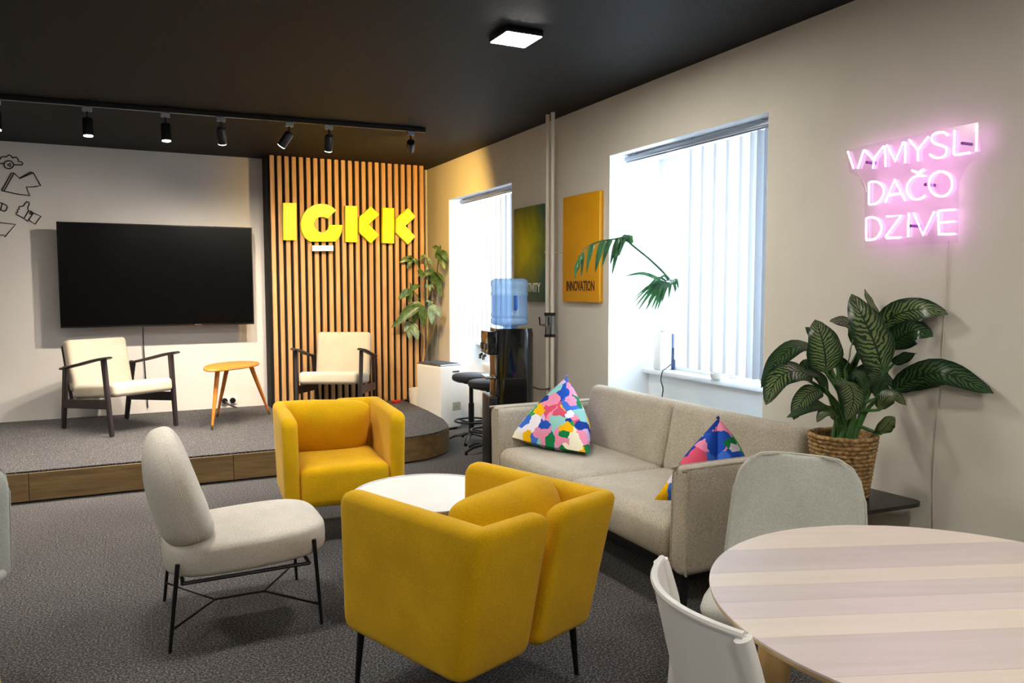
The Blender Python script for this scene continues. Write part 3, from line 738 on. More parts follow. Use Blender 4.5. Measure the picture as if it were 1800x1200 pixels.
bk = dome(MB(), 0.275, .102, .438, Mbk).build('backrest', 'boucle', lc, 80)
for s in (-1, 1):
    pts = []
    for i in range(12):
        v = .03 + .80 * i / 11; k = (1 - v ** 2.7) ** .46; x = .275 * k * (1 - .06 * (1 - v) ** 2)
        pts.append(Mbk @ Vector((s * (x + .0005), -.035 * (x / .275) ** 2 + .015 * math.sin(PI * v), v * .438)))
    MB().tube(pts, .0022, 6).build('seam', 'boucle', bk)
feet = {(-1, -1): (-.275, -.29), (1, -1): (.275, -.29), (-1, 1): (-.275, .29), (1, 1): (.275, .29)}
for (sx, sy), (fx, fy) in feet.items():
    MB().tube([(fx * .90 if sy < 0 else fx * .93, fy * (.93 if sy < 0 else .87), .355 if sy < 0 else .335), (fx, fy, 0)], [.009, .007], 10).build('leg', 'blackm', lc)
MB().tube([(-.24, -.25, .255), (.24, -.25, .255)], .008, 8).tube([(-.24, .235, .25), (.24, .235, .25)], .008, 8).tube([(-.24, -.25, .255), (-.24, .235, .25)], .008, 8).tube([(.24, -.25, .255), (.24, .235, .25)], .008, 8).build('seat_frame', 'blackm', lc)
j1, j2 = Vector((0, .10, .075)), Vector((0, -.10, .075))
stq = MB()
for j, fy in ((j1, .283), (j2, -.283)):
    for sx in (-1, 1): stq.tube([j, (sx * .271, fy, .085)], .005, 8)
stq.tube([j1, j2], .005, 8); stq.build('stretcher', 'blackm', lc)

# ================================================================== COFFEE TABLE
ct = thing('coffee_table', 'low round white coffee table between the yellow armchairs', 'coffee table', (1.205, 3.37, 0))
MB().lathe([(0, .43), (.335, .43), (.342, .434), (.342, .445), (0, .445)], 64).build('table_top', 'edge', ct, 30)
MB().lathe([(0, .446), (.33, .446), (.332, .452), (.338, .452), (.3425, .450), (.3425, .4452), (0, .4452)], 64).build('white_top', 'white', ct, 30)
for k in range(3):
    a = R(90 + 120 * k); MB().tube([(.2 * math.cos(a), .2 * math.sin(a), .43), (.27 * math.cos(a), .27 * math.sin(a), 0)], [.018, .012], 12).build('leg', 'edge', ct)

# ================================================================== SOFA
SX0, SX1, SY0, SY1 = 2.02, 2.86, 2.50, 4.42
sf = thing('sofa', 'two seat beige tweed sofa with piped arms along the window wall', 'sofa', ((SX0 + SX1) / 2, (SY0 + SY1) / 2, 0))
ox, oy = (SX0 + SX1) / 2, (SY0 + SY1) / 2
L2 = (SY1 - SY0) / 2; D2 = (SX1 - SX0) / 2
MB().box(-D2 + .06, D2 - .04, -L2 + .05, L2 - .05, .155, .215, .01, 2).build('base_frame', 'black', sf)
for s in (-1, 1):
    # arm: slab along x, slight outward flare
    path = [(-D2, s * (L2 - .055)), (D2 - .02, s * (L2 - .055))]
    arm = MB().sweep([(x, y) for x, y in path], .11, .19, .655, lambda u, v: (0, s * .012 * v), .03, .045, None, .016).build('arm', 'tweed', sf, 60)
    for yy in (.052, -.052):
        yy *= .92; pts = [(-D2 + .012, s * (L2 - .055) + yy, .20), (-D2 + .005, s * (L2 - .055) + yy, .23), (-D2 + .004, s * (L2 - .055) + yy + s * .006, .45), (-D2 + .005, s * (L2 - .055) + yy + s * .011, .615), (-D2 + .014, s * (L2 - .055) + yy * .8 + s * .012, .638), (-D2 + .035, s * (L2 - .055) + yy * .7 + s * .012, .648), (D2 - .1, s * (L2 - .055) + yy * .7 + s * .012, .649)]
        MB().tube(catmull(pts, 4), .006, 6).build('piping', 'tweed', arm)
hs = (L2 - .115) / 1
for s in (-1, 1):
    # seat cushion
    def bul(p): return p
    q = MB().box(-D2 + .0, .26, min(0.003 * s, s * (L2 - .118)), max(.003 * s, s * (L2 - .118)), .215, .405, .05, 6)
    q.v = [(x - (.02 * (1 - ((z - .31) / .1) ** 2) if x < -D2 + .12 else 0), y, z + (.022 * max(0, 1 - ((y - s * hs / 2) / (hs / 2)) ** 2) * max(0, 1 - ((x + .1) / .33) ** 2) if z > .39 else 0)) for x, y, z in q.v]
    q.build('seat_cushion', 'tweed', sf, 60)
    # back cushion, leaning
    Mb = Matrix.Translation((.235, 0, .36)) @ Matrix.Rotation(R(12), 4, 'Y')
    q = MB().box(-.085, .095, min(.002 * s, s * (L2 - (.0 if s < 0 else .10))), max(.002 * s, s * (L2 - (.0 if s < 0 else .10))), .0, .405, .055, 6, Mb)
    q.build('back_cushion', 'tweed', sf, 60)
MB().box(D2 - .10, D2 - .03, -L2 + .03, L2 - .03, .19, .70, .03, 4).build('back_frame', 'tweed', sf, 60)
for sx, xx in ((-1, -D2 + .07), (1, D2 - .08)):
    for s in (-1, 1): MB().tube([(xx, s * (L2 - .10), .16), (xx + sx * .02, s * (L2 - .07), 0)], [.02, .014], 12).build('leg', 'blackm', sf)
MB().box(-D2 - .012, -D2 + .03, -L2 + .13, -L2 + .132, .17, .20).build('care_tag', 'white', sf, 0)

# ---------------- tetra cushions
def tetra(label, V):
    cen = sum((Vector(v) for v in V), Vector()) / 4
    t = thing('pyramid_cushion', label, 'cushion', (cen.x, cen.y, min(v[2] for v in V)))
    o = Vector(t.location); N = 12; q = MB(); P = [Vector(v) - o for v in V]; cc = cen - o
    for (a, b, c_) in ((0, 1, 2), (0, 2, 3), (0, 3, 1), (1, 3, 2)):
        A, B, Cc = P[a], P[b], P[c_]; nr = (B - A).cross(Cc - A).normalized()
        if nr.dot((A + B + Cc) / 3 - cc) < 0: nr = -nr
        idx = {}; vs = []; fs = []
        for i in range(N + 1):
            for j in range(N + 1 - i):
                u, v = i / N, j / N; w = 1 - u - v; p = A * w + B * u + Cc * v
                k = (max(0, u * v * w) * 27) ** .65; ed = 0
                for (m1, m2) in ((u, v), (v, w), (w, u)): ed = max(ed, 0)
                out = (p - cc); q1 = p + nr * (.042 * k)
                ee = 4 * (u * v + v * w + w * u) / 1.3333; q1 += out.normalized() * (.018 * ee * (1 - .3 * k) - .0)
                q1 += nr * (.004 * math.sin(23 * p.z + 9 * p.y)) * k
                idx[(i, j)] = len(vs); vs.append(q1)
        for i in range(N):
            for j in range(N - i):
                fs.append((idx[(i, j)], idx[(i + 1, j)], idx[(i, j + 1)]))
                if j < N - i - 1: fs.append((idx[(i + 1, j)], idx[(i + 1, j + 1)], idx[(i, j + 1)]))
        q.add(vs, fs)
    q.build('cover', 'patch', t, 50)
    e = MB()
    z0, z1 = P[0], P[1]; e.tube([z0, z0 + (z0 - cc).normalized() * .012], [.010, .003], 8); e.build('corner_tab', 'patch', t)
    return t
tetra('colourful patchwork pyramid cushion in the sofa corner by the water dispenser', [onx(996, 662, 2.47), (2.10, 4.34, .462), onz(1037, 796, .436), (2.58, 4.24, .445)])
tetra('colourful patchwork pyramid cushion leaning on the sofa arm by the potted plant', [onx(1262, 735, 2.44), onz(1150, 878, .45), (2.50, 2.68, .62), (2.30, 2.68, .46)])

# ================================================================== DINING TABLE
TC = Vector((1.555, 1.005)); TR = .525; TZ = .74; tang = math.atan2(-.274, .707)
dt = thing('dining_table', 'round pale wood dining table with striped boards', 'table', (TC.x, TC.y, 0), tang)
bnd = [-TR, -.44, -.36, -.279, -.127, -.041, .04, .123, .203, .353, TR]; tints = 'abababbaba'
tints = ['b', 'a', 'a', 'b', 'a', 'b', 'b', 'a', 'b', 'a']
for i in range(len(bnd) - 1):
    a, b = bnd[i] + .0004, bnd[i + 1] - .0004; up = []; lo = []
    for k in range(13):
        y = a + (b - a) * k / 12; y = max(-TR + 1e-4, min(TR - 1e-4, y)); x = math.sqrt(max(1e-6, TR * TR - y * y)); up.append((x, y)); lo.append((-x, y))
    P = up + lo[::-1]
    MB().prism([(x, y, TZ - .004) for x, y in P], (0, 0, .004)).build('board', 'board_' + tints[i], dt, 0)
MB().lathe([(0, TZ - .026), (TR - .02, TZ - .026), (TR - .002, TZ - .012), (TR, TZ - .0045), (0, TZ - .0045)], 96).build('table_core', 'edge', dt, 30)
for k in range(4):
    a = R(45 + 90 * k) - tang + R(8); cx, cy = math.cos(a), math.sin(a)
    MB().tube([(.37 * cx, .37 * cy, TZ - .027), (.44 * cx, .44 * cy, 0)], [.040, .022], 16).build('leg', 'oak', dt)
MB().box(-.30, .30, -.02, .02, TZ - .075, TZ - .026, .004, 1, Matrix.Rotation(R(45) - tang + R(8), 4, 'Z')).box(-.30, .30, -.02, .02, TZ - .075, TZ - .026, .004, 1, Matrix.Rotation(R(135) - tang + R(8), 4, 'Z')).build('apron', 'oak', dt)

# ---------------- upholstered dining chairs (local front -Y)
def dining_chair(label, loc, rz):
    t = thing('upholstered_chair', label, 'chair', loc, rz)
    # back: curved panel with rounded top
    n, m = 20, 14; H_ = .405; vs = []; fs = []
    def bp(u, v, off):
        hw = .222 - .030 * v
        x = u * hw; y = .195 + .07 * v - .035 * u * u + off * 1.0; z = .44 + v * H_
        return x, y, z
    rc = .10
    grid = []
    for side in (1, -1):
        for j in range(m + 1):
            for i in range(n + 1):
                v = math.sin(PI / 2 * j / m); u = math.sin(PI / 2 * (2 * i / n - 1)); zz = v * H_
                hw = .222 - .030 * v
                if zz > H_ - rc: cut = rc - math.sqrt(max(0, rc * rc - (zz - (H_ - rc)) ** 2)); hw -= cut
                ed = (1 - abs(u) ** 8) * (1 - v ** 12); y = .195 + .07 * v - .035 * u * u - side * .024 * max(0, ed) ** .5 if False else .195 + .07 * v - .035 * u * u + (-side) * .017 * max(0, ed) ** .45
                vs.append((u * hw, y, .44 + zz))
    o2 = (m + 1) * (n + 1)
    for side in range(2):
        for j in range(m):
            for i in range(n):
                a = side * o2 + j * (n + 1) + i; f_ = (a, a + 1, a + n + 2, a + n + 1); fs.append(f_ if side == 0 else f_[::-1])
    for j in range(m):
        for i in (0, n): a = j * (n + 1) + i; fs.append((a, a + n + 1, a + n + 1 + o2, a + o2))
    for i in range(n):
        a = m * (n + 1) + i; fs.append((a, a + 1, a + 1 + o2, a + o2)); b = i; fs.append((b, b + o2, b + o2 + 1, b + 1))
    bk_ = MB().add(vs, fs).build('backrest', 'uph', t, 60)
    pp = []
    for k in range(41):
        s_ = k / 40
        if s_ < .35: v = s_ / .35 * (1 - rc / H_); pp.append((-(.224 - .03 * v), .195 + .07 * v - .035, .44 + v * H_))
        elif s_ > .65: v = (1 - s_) / .35 * (1 - rc / H_); pp.append(((.224 - .03 * v), .195 + .07 * v - .035, .44 + v * H_))
        else:
            q_ = (s_ - .35) / .3; hw = .224 - .03
            if q_ < .3: a_ = q_ / .3 * PI / 2; x_ = -(hw - rc) - rc * math.cos(a_); z_ = .44 + H_ - rc + rc * math.sin(a_)
            elif q_ > .7: a_ = (1 - q_) / .3 * PI / 2; x_ = (hw - rc) + rc * math.cos(a_); z_ = .44 + H_ - rc + rc * math.sin(a_)
            else: x_ = -(hw - rc) + 2 * (hw - rc) * (q_ - .3) / .4; z_ = .44 + H_
            pp.append((x_, .195 + .07 * ((z_ - .44) / H_) - .035 * (x_ / hw) ** 2, z_ + .001))
    MB().tube(pp, .0045, 6).build('piping', 'uph', bk_)
    MB().squircle(.225, .235, .035, .5, .45, 36, 10, Matrix.Translation((0, -.01, .445))).build('seat', 'uph', t, 80)
    for sx in (-1, 1):
        for sy in (-1, 1): MB().tube([(sx * .13, sy * .13, .425), (sx * .165, sy * .175, 0)], [.017, .011], 12).build('leg', 'oak', t)
    return t
f216 = R(216)
dca = dining_chair('pale grey felt dining chair between the round table and the potted plant', (1.92 + .205 * math.cos(f216), 1.82 + .205 * math.sin(f216), 0), f216 + PI / 2)
dcb = dup(dca, (-.672, 3.06, 0), R(215), 'pale grey felt dining chair standing apart on the open carpet')

# ---------------- white plastic chair (local front -Y)
pc = thing('plastic_chair', 'white moulded plastic chair pushed under the round table', 'chair', (1.19, 1.165, 0), R(74))
def backpt(u, v):   # u -1..1 across, v 0..1 up ; tapering toward the seat
    z = .42 + .36 * v; k_ = min(1, max(0, (v - .18) / .58)); hw = .07 + .13 * k_ * k_ * (3 - 2 * k_)
    return Vector((u * hw, .155 + .085 * v - .075 * (u * hw / .2) ** 2 + .012, z))
n, m = 18, 14; vs = []; fs = []
for side in (0, 1):
    for j in range(m + 1):
        for i in range(n + 1):
            p = backpt(2 * i / n - 1, j / m); vs.append((p.x, p.y + (.010 if side else 0), p.z))
o2 = (m + 1) * (n + 1)
for side in range(2):
    for j in range(m):
        for i in range(n): a = side * o2 + j * (n + 1) + i; f_ = (a, a + 1, a + n + 2, a + n + 1); fs.append(f_ if side == 0 else f_[::-1])
for j in range(m):
    for i in (0, n): a = j * (n + 1) + i; fs.append((a, a + n + 1, a + n + 1 + o2, a + o2))
for i in range(n): a = m * (n + 1) + i; fs += [(a, a + 1, a + 1 + o2, a + o2), (i, i + o2, i + o2 + 1, i + 1)]
pb_ = MB().add(vs, fs).build('backrest', 'white', pc, 50)
rim = [backpt(2 * i / 24 - 1, 1) + Vector((0, .005, 0)) for i in range(25)]
MB().tube(rim, .0085, 8).build('top_rim', 'white', pb_)
for s in (-1, 1):
    P = [backpt(s, 1) + Vector((s * .002, .008, -.004)), Vector((s * .200, .152, .66)), Vector((s * .197, .142, .52)), Vector((s * .202, .17, .30)), Vector((s * .215, .225, 0))]
    MB().tube(catmull(P, 5), [.018] * 6 + [.021] * 6 + [.020] * 5 + [.016] * 4, 12, flat=.75).build('rear_leg', 'white', pc)
    P = [Vector((s * .185, -.17, .425)), Vector((s * .20, -.19, .25)), Vector((s * .215, -.215, 0))]
    MB().tube(catmull(P, 5), [.020] * 4 + [.018] * 4 + [.015] * 3, 12).build('front_leg', 'white', pc)
def swp(p): q_ = p.copy(); q_.z -= .012 * max(0, 1 - (p.x / .2) ** 2) * (1 if p.z > 0 else .0); return q_
MB().squircle(.205, .21, .018, .4, .4, 36, 10, Matrix.Translation((0, -.02, .43)), swp).build('seat', 'white', pc, 70)

# ================================================================== SIDE TABLE + DIEFFENBACHIA
PZ = .52
sdt = thing('end_table', 'dark rounded triangular end table under the potted plant', 'side table', (2.66, 2.27, 0), 0)
ptsT = [(.235, -.215), (-.21, -.185), (-.20, .15), (.20, .20)]
def rounded(P, r, n=6):
    out = []; L = len(P)
    for i in range(L):
        p0, p1, p2 = Vector(P[i - 1]), Vector(P[i]), Vector(P[(i + 1) % L]); a = (p0 - p1).normalized(); b = (p2 - p1).normalized()
        for k in range(n + 1):
            t = k / n; A = p1 + a * r; B = p1 + b * r; out.append(A * (1 - t) ** 2 + p1 * 2 * t * (1 - t) + B * t * t)
    return out
tp_ = rounded(ptsT, .07)
MB().prism([(x, y, PZ - .016) for x, y in tp_], (0, 0, .016)).build('table_top', 'black', sdt, 30)
MB().tube([(0, 0, PZ - .016), (0, 0, .012)], .022, 16).build('column', 'blackm', sdt)
MB().lathe([(0, 0), (.17, 0), (.172, .008), (.02, .014), (0, .014)], 40).build('base_plate', 'blackm', sdt)

PP = Vector((2.665, 2.285, PZ + .003))
pl = thing('potted_dieffenbachia', 'variegated broad leaved plant in a woven basket on the dark end table', 'potted plant', PP)
# basket: coiled rope rows
q = MB(); rows_ = 15; hgt = .262
for k in range(rows_):
    v = k / (rows_ - 1); rr = .098 + .033 * v; z = .010 + (hgt - .018) * v
    pts = []
    for a in range(49): an = 2 * PI * a / 48; pts.append(((rr + .0012 * math.sin(an * 17 + k)) * math.cos(an), (rr + .0012 * math.sin(an * 17 + k)) * math.sin(an), z + .0012 * math.sin(an * 11 + k * 2)))
    q.tube(pts, .0102, 7, caps=False)
q.lathe([(0, .001), (.095, .001), (.125, hgt - .01), (.118, hgt - .01), (.09, .012), (0, .012)], 40)
q.build('basket', 'basket', pl, 50)
MB().lathe([(0, .20), (.115, .21), (.116, .222), (0, .228)], 32).build('soil', 'soil', pl, 30)
PD = (PP - CAM).dot(FWD)
VU = -FWD

def leaf_mesh(mid, width, nrm, prof=None, fold=.12, wave=.0, ns=14, nw=8, curl=0.0):
    P = catmull(mid, 5); L = [0]
    for i in range(1, len(P)): L.append(L[-1] + (P[i] - P[i - 1]).length)
    T = L[-1]; vs = []; uv = []
    def at(s):
        for i in range(1, len(P)):
            if s <= L[i] + 1e-9: return P[i - 1].lerp(P[i], (s - L[i - 1]) / max(1e-9, L[i] - L[i - 1]))
        return P[-1]
    for j in range(ns + 1):
        t = j / ns; p = at(T * t); tg = (at(min(T, T * t + T * .03)) - at(max(0, T * t - T * .03))).normalized()
        sd_ = tg.cross(Vector(nrm)).normalized(); nn = sd_.cross(tg).normalized()
        w = width * (prof(t) if prof else (math.sin(PI * min(1, t ** .74)) ** .62 * (1 - .12 * t)))
        w = max(w, .0008)
        for i in range(nw + 1):
            u = i / nw * 2 - 1
            vs.append(p + sd_ * (u * w) + nn * (fold * w * abs(u) ** 1.3 - curl * w * u * u + wave * width * math.sin(t * 17 + u * 3) * abs(u) ** 2)); uv.append((i / nw, t))
    fs = [(j * (nw + 1) + i, j * (nw + 1) + i + 1, (j + 1) * (nw + 1) + i + 1, (j + 1) * (nw + 1) + i) for j in range(ns) for i in range(nw)]
    return vs, fs, uv
def px3(x, y, dd):
    r_ = ray(x, y); return CAM + r_ * min(PD + dd, 2.88 / r_.x)
# (midrib pixels base->tip with depth offsets, half width m, facing hint, material, stem root px)
LEAVES = [
    # pts, half width, normal hint offset, mat, stem
    ([(1552, 655, -.06), (1540, 610, -.10), (1518, 560, -.11), (1496, 517, -.08)], .066, (-.25, -.25, .35), 'dief', (1535, 760)),
    ([(1452, 655, -.07), (1450, 620, -.10), (1442, 585, -.11), (1432, 562, -.09)], .060, (-.2, -.3, .3), 'dief', (1490, 765)),
    ([(1545, 585, .06), (1570, 556, .07), (1620, 543, .07), (1667, 553, .05)], .044, (-.4, -.85, .15), 'dief', (1515, 740)),
    ([(1558, 610, .03), (1585, 592, .03), (1612, 582, .02), (1640, 592, 0)], .046, (-.4, -.85, .15), 'dief2', (1530, 750)),
    ([(1570, 690, -.02), (1600, 668, -.05), (1660, 655, -.06), (1747, 692, -.06)], .046, (-.45, -.85, .15), 'dief2', (1530, 770)),
    ([(1478, 668, -.10), (1495, 680, -.15), (1500, 705, -.17), (1488, 738, -.16)], .050, (-.1, -.9, .3), 'dief', (1495, 765)),
    ([(1430, 660, -.04), (1395, 652, -.08), (1365, 668, -.10), (1346, 712, -.11)], .044, (-.4, -.6, .8), 'dief', (1488, 765)),
    ([(1440, 612, .02), (1400, 608, .0), (1365, 635, -.03), (1338, 682, -.05)], .036, (-.3, -.5, 1), 'dief2', (1490, 760)),
    ([(1446, 686, -.06), (1425, 690, -.09), (1405, 712, -.11), (1395, 738, -.12)], .034, (-.5, -.6, .7), 'dief', (1485, 768)),
    ([(1462, 718, -.08), (1440, 710, -.11), (1412, 720, -.13), (1383, 734, -.13)], .028, (-.3, -.4, 1), 'dief2', (1485, 768)),
    ([(1512, 610, .05), (1502, 580, .06), (1485, 566, .06), (1458, 565, .05)], .038, (-.2, -.6, .8), 'dief', (1510, 745)),
    ([(1530, 640, .02), (1522, 605, .01), (1516, 575, .02), (1512, 553, .03)], .052, (.3, -.8, .2), 'dief2', (1515, 755)),
    ([(1486, 655, -.02), (1494, 620, -.01), (1500, 590, .0), (1506, 560, .0)], .034, (.7, -.6, .2), 'dief', (1500, 755)),
    ([(1540, 700, -.05), (1548, 676, -.03), (1560, 668, 0), (1582, 690, .02)], .040, (.2, -.8, .5), 'dief2', (1525, 765)),
    ([(1545, 560, .08), (1535, 540, .09), (1525, 522, .09), (1519, 508, .08)], .026, (.2, -.9, .3), 'dief', (1530, 640)),
    ([(1418, 665, -.03), (1425, 640, -.01), (1440, 640, .0), (1470, 668, -.02)], .034, (-.2, -.3, .95), 'dief2', (1490, 755)),
    ([(1545, 762, -.08), (1555, 752, -.10), (1563, 742, -.11), (1573, 733, -.11)], .030, (.0, -.8, .5), 'dief', (1530, 770)),
    ([(1500, 700, -.06), (1512, 670, -.07), (1535, 650, -.06), (1560, 640, -.04)], .038, (-.1, -.8, .5), 'dief2', (1505, 765)),
    ([(1455, 690, -.05), (1440, 660, -.05), (1425, 655, -.05), (1402, 650, -.04)], .034, (-.1, -.4, .9), 'dief2', (1490, 765)),
    ([(1570, 640, .0), (1590, 628, .0), (1604, 620, .01), (1612, 622, .01)], .022, (.1, -.7, .6), 'dief2', (1530, 750)),
    ([(1500, 690, .06), (1488, 660, .08), (1478, 640, .08), (1465, 622, .07)], .036, (-.3, -.8, .4), 'dief2', (1500, 760)),
    ([(1545, 720, -.09), (1558, 700, -.11), (1575, 695, -.12), (1592, 712, -.13)], .026, (-.3, -.8, .5), 'dief', (1530, 765)),
    ([(1525, 690, -.10), (1520, 672, -.13), (1512, 660, -.14), (1498, 655, -.14)], .030, (-.2, -.9, .4), 'dief2', (1515, 765)),
    ([(1470, 640, .05), (1452, 610, .06), (1432, 590, .06), (1415, 575, .05)], .032, (-.3, -.8, .4), 'dief2', (1495, 755)),
    ([(1535, 665, .05), (1550, 640, .05), (1560, 615, .04), (1572, 600, .03)], .036, (.0, -.9, .4), 'dief2', (1525, 755)),
    ([(1470, 735, -.10), (1458, 722, -.12), (1446, 726, -.13), (1436, 742, -.13)], .020, (-.4, -.7, .6), 'dief', (1490, 768)),
]
for pts, hw, nh, mt, root in LEAVES:
    mid = [px3(*p) - PP for p in pts]
    vs, fs, uv = leaf_mesh(mid, hw * 1.36, nh, fold=.2, wave=.05, curl=.2)
    for v in vs: v.x = min(v.x, 2.915 - PP.x)
    q = MB().add(vs, fs); lf = q.build('leaf', mt, pl, 80, uvs=uv)
    sg = random.Random(len(pts) + int(root[0] * 7 + pts[0][0]))
    r0 = Vector((sg.uniform(-.05, .05), sg.uniform(-.05, .04), .215)); r1 = px3(root[0], 725, pts[0][2] * .4) - PP
    k = mid[0]; m_ = r0.lerp(k, .5) + Vector((0, 0, .05)); m_.x = r0.x * .6 + k.x * .4; m_.y = r0.y * .6 + k.y * .4
    MB().tube(catmull([r0, m_, k, mid[0].lerp(mid[1], .35)], 5), [.0105, .0105, .010, .0095, .009, .0085, .008, .0075, .007, .0065, .006, .0055, .005, .0045, .004, .0035], 8).build('stalk', 'stem', pl)

# ================================================================== CORNER PLANT
CP = Vector((2.64, 7.60, 0))
cpn = thing('potted_umbrella_tree', 'tall leafy plant in a white pot in the corner by the slats', 'potted plant', CP)
MB().lathe([(0, 0), (.075, 0), (.085, .01), (.10, .345), (.10, .352), (.09, .352), (.085, .32), (0, .32)], 36).build('pot', 'stone', cpn, 40)
MB().lathe([(0, .31), (.086, .318), (.086, .325), (0, .33)], 24).build('soil', 'soil', cpn, 30)
CD = (CP - CAM).dot(FWD) - .02
def cpx(x, y, dd=0):
    r_ = ray(680 + x / 5.457, 420 + y / 5.457); return CAM + r_ * min(CD + dd, 2.88 / r_.x, 7.75 / r_.y) - CP
CLUST = [
    ((500, 110), [(575, 215), (562, 300), (435, 80), (470, 190), (520, 60)], (490, 240), 'scheff'),
    ((380, 180), [(308, 200), (378, 272), (440, 262), (325, 163)], (455, 330), 'scheff2'),
    ((248, 192), [(122, 222), (193, 285), (300, 248), (200, 180)], (360, 400), 'scheff'),
    ((455, 312), [(330, 362), (432, 455), (492, 472), (548, 412), (512, 552), (395, 330)], (470, 480), 'scheff'),
    ((345, 330), [(290, 310), (330, 390), (300, 360)], (430, 420), 'scheff'),
    ((230, 492), [(215, 415), (108, 582), (212, 612), (325, 450), (168, 545)], (330, 600), 'scheff'),
    ((400, 440), [(372, 460), (415, 505), (450, 480)], (455, 520), 'scheff2'),
    ((335, 632), [(42, 852), (212, 642), (250, 802), (355, 842), (128, 722)], (338, 760), 'scheff'),
    ((415, 635), [(432, 720), (522, 752), (442, 612), (430, 818), (370, 600)], (410, 800), 'scheff2'),
    ((215, 792), [(165, 892), (300, 972), (212, 962), (272, 902)], (325, 900), 'scheff2'),
]
rg = random.Random(3)
for (bx_, by_), tips, stem_to, mt in CLUST:
    dd = rg.uniform(-.10, .06); b_ = cpx(bx_, by_, dd)
    for tx, ty in tips:
        e = cpx(tx, ty, dd + rg.uniform(-.10, .08)); m_ = b_.lerp(e, .5) + Vector((0, -.01, .018)); ln = (e - b_).length
        vs, fs, uv = leaf_mesh([b_, m_, e], min(.048, max(.018, ln * .22)), (rg.uniform(-.5, .4), -.8, rg.uniform(.1, .6)), fold=.2, ns=8, nw=4)
        for v in vs: v.x = min(v.x, 2.915 - CP.x); v.y = min(v.y, 7.78 - CP.y)
        MB().add(vs, fs).build('leaf', mt, cpn, 80, uvs=uv)
    s_ = cpx(stem_to[0], stem_to[1], 0)
    MB().tube(catmull([s_, s_.lerp(b_, .6) + Vector((0, 0, .02)), b_], 4), .0035, 6).build('stalk', 'stem', cpn)
for P in ([(375, 1150), (385, 1050), (430, 820), (460, 560), (490, 240), (500, 110)], [(345, 1150), (345, 1000), (325, 850), (335, 632)], [(395, 1150), (400, 950), (455, 520), (380, 180)]):
    pts = [Vector((rg.uniform(-.03, .03), rg.uniform(-.03, .03), .32))] + [cpx(x, y) for x, y in P[1:]]
    MB().tube(catmull(pts, 4), .008, 8).build('trunk', 'woodstem', cpn)
rp = onz(716, 706, SH)
rd = thing('red_power_brick', 'small red plastic plug lying on the stage by the white pot', 'plug', (2.40, 7.62, SH + .001), R(20))
MB().box(-.045, .045, -.02, .02, 0, .03, .006, 2).build('body', 'red', rd)
MB().tube(catmull([(.04, 0, .012), (.08, .02, .006), (.1, .07, .005)]), .004, 6).build('cable', 'red', rd)

# ================================================================== AIR CONDITIONER
th15 = R(15); Bc = Vector((2.64, 6.975)); a_, c_ = .40, .262
u1 = Vector((math.cos(th15), math.sin(th15))); u2 = Vector((-math.sin(th15), math.cos(th15)))
cc = Bc + u1 * c_ / 2 + u2 * a_ / 2
ac = thing('air_conditioner', 'white portable air conditioner with dark top grille by the stage', 'air conditioner', (cc.x, cc.y, 0), th15)
MB().box(-c_ / 2, c_ / 2, -a_ / 2, a_ / 2, .02, .635, .018, 4).build('body', 'white', ac)
MB().box(-c_ / 2 + .004, c_ / 2 - .004, -a_ / 2 + .004, a_ / 2 - .004, .63, .648, .008, 3).build('top_rim', 'chrome', ac)
for k in range(9):
    yy = -a_ / 2 + .04 + k * (a_ - .08) / 8; MB().box(-c_ / 2 + .02, c_ / 2 - .02, yy - .014, yy + .014, .646, .654, .002, 1).build('grille_bar', 'grille', ac, 20)
MB().box(.02, .115, -a_ / 2 - .002, -a_ / 2 + .002, .19, .27).build('rating_label', 'sticker', ac, 0)
MB().box(.02, .10, -a_ / 2 - .003, -a_ / 2 + .001, .565, .58).build('control_strip', 'grille', ac, 0)
for sx in (-1, 1):
    for sy in (-1, 1): MB().tube([(sx * .09 - .012, sy * .15, .018), (sx * .09 + .012, sy * .15, .018)], .018, 12).build('castor', 'black', ac)

# radiators in the niches
def radiator(label, x, y0, y1, z0, z1):
    t = thing('radiator', label, 'radiator', (x, (y0 + y1) / 2, z0)); n = int((y1 - y0) / .058)
    fr = None
    for k in range(n):
        if fr is None: fr = o = MB().box(-.055, .055, -.024, .024, 0, z1 - z0, .02, 3).build('fin', 'whitem', t, 50)
        else: o = fr.copy(); COL.objects.link(o); o.parent = t
        o.location = (0, -(y1 - y0) / 2 + .03 + k * .058, 0)
    for s in (-1, 1): MB().tube([(0, s * ((y1 - y0) / 2 - .1), -z0 + 0), (0, s * ((y1 - y0) / 2 - .1), .03)], .012, 8).build('foot', 'whitem', t)
    MB().tube([(0, -(y1 - y0) / 2, .06), (0, (y1 - y0) / 2, .06)], .014, 8).tube([(0, -(y1 - y0) / 2, z1 - z0 - .06), (0, (y1 - y0) / 2, z1 - z0 - .06)], .014, 8).build('header_pipe', 'whitem', t)
    MB().tube(catmull([(-.06, -.25, z1 - z0 - .01), (-.075, -.21, z1 - z0 - .15), (-.07, -.17, z1 - z0 - .3), (-.075, -.2, .02)]), .004, 6).tube(catmull([(-.06, -.3, z1 - z0 - .01), (-.08, -.33, z1 - z0 - .2), (-.075, -.3, .05)]), .004, 6).build('hanging_cable', 'black', t)
radiator('white ribbed radiator under the window by the slatted wall', 3.12, 6.02, 6.95, .12, .66)

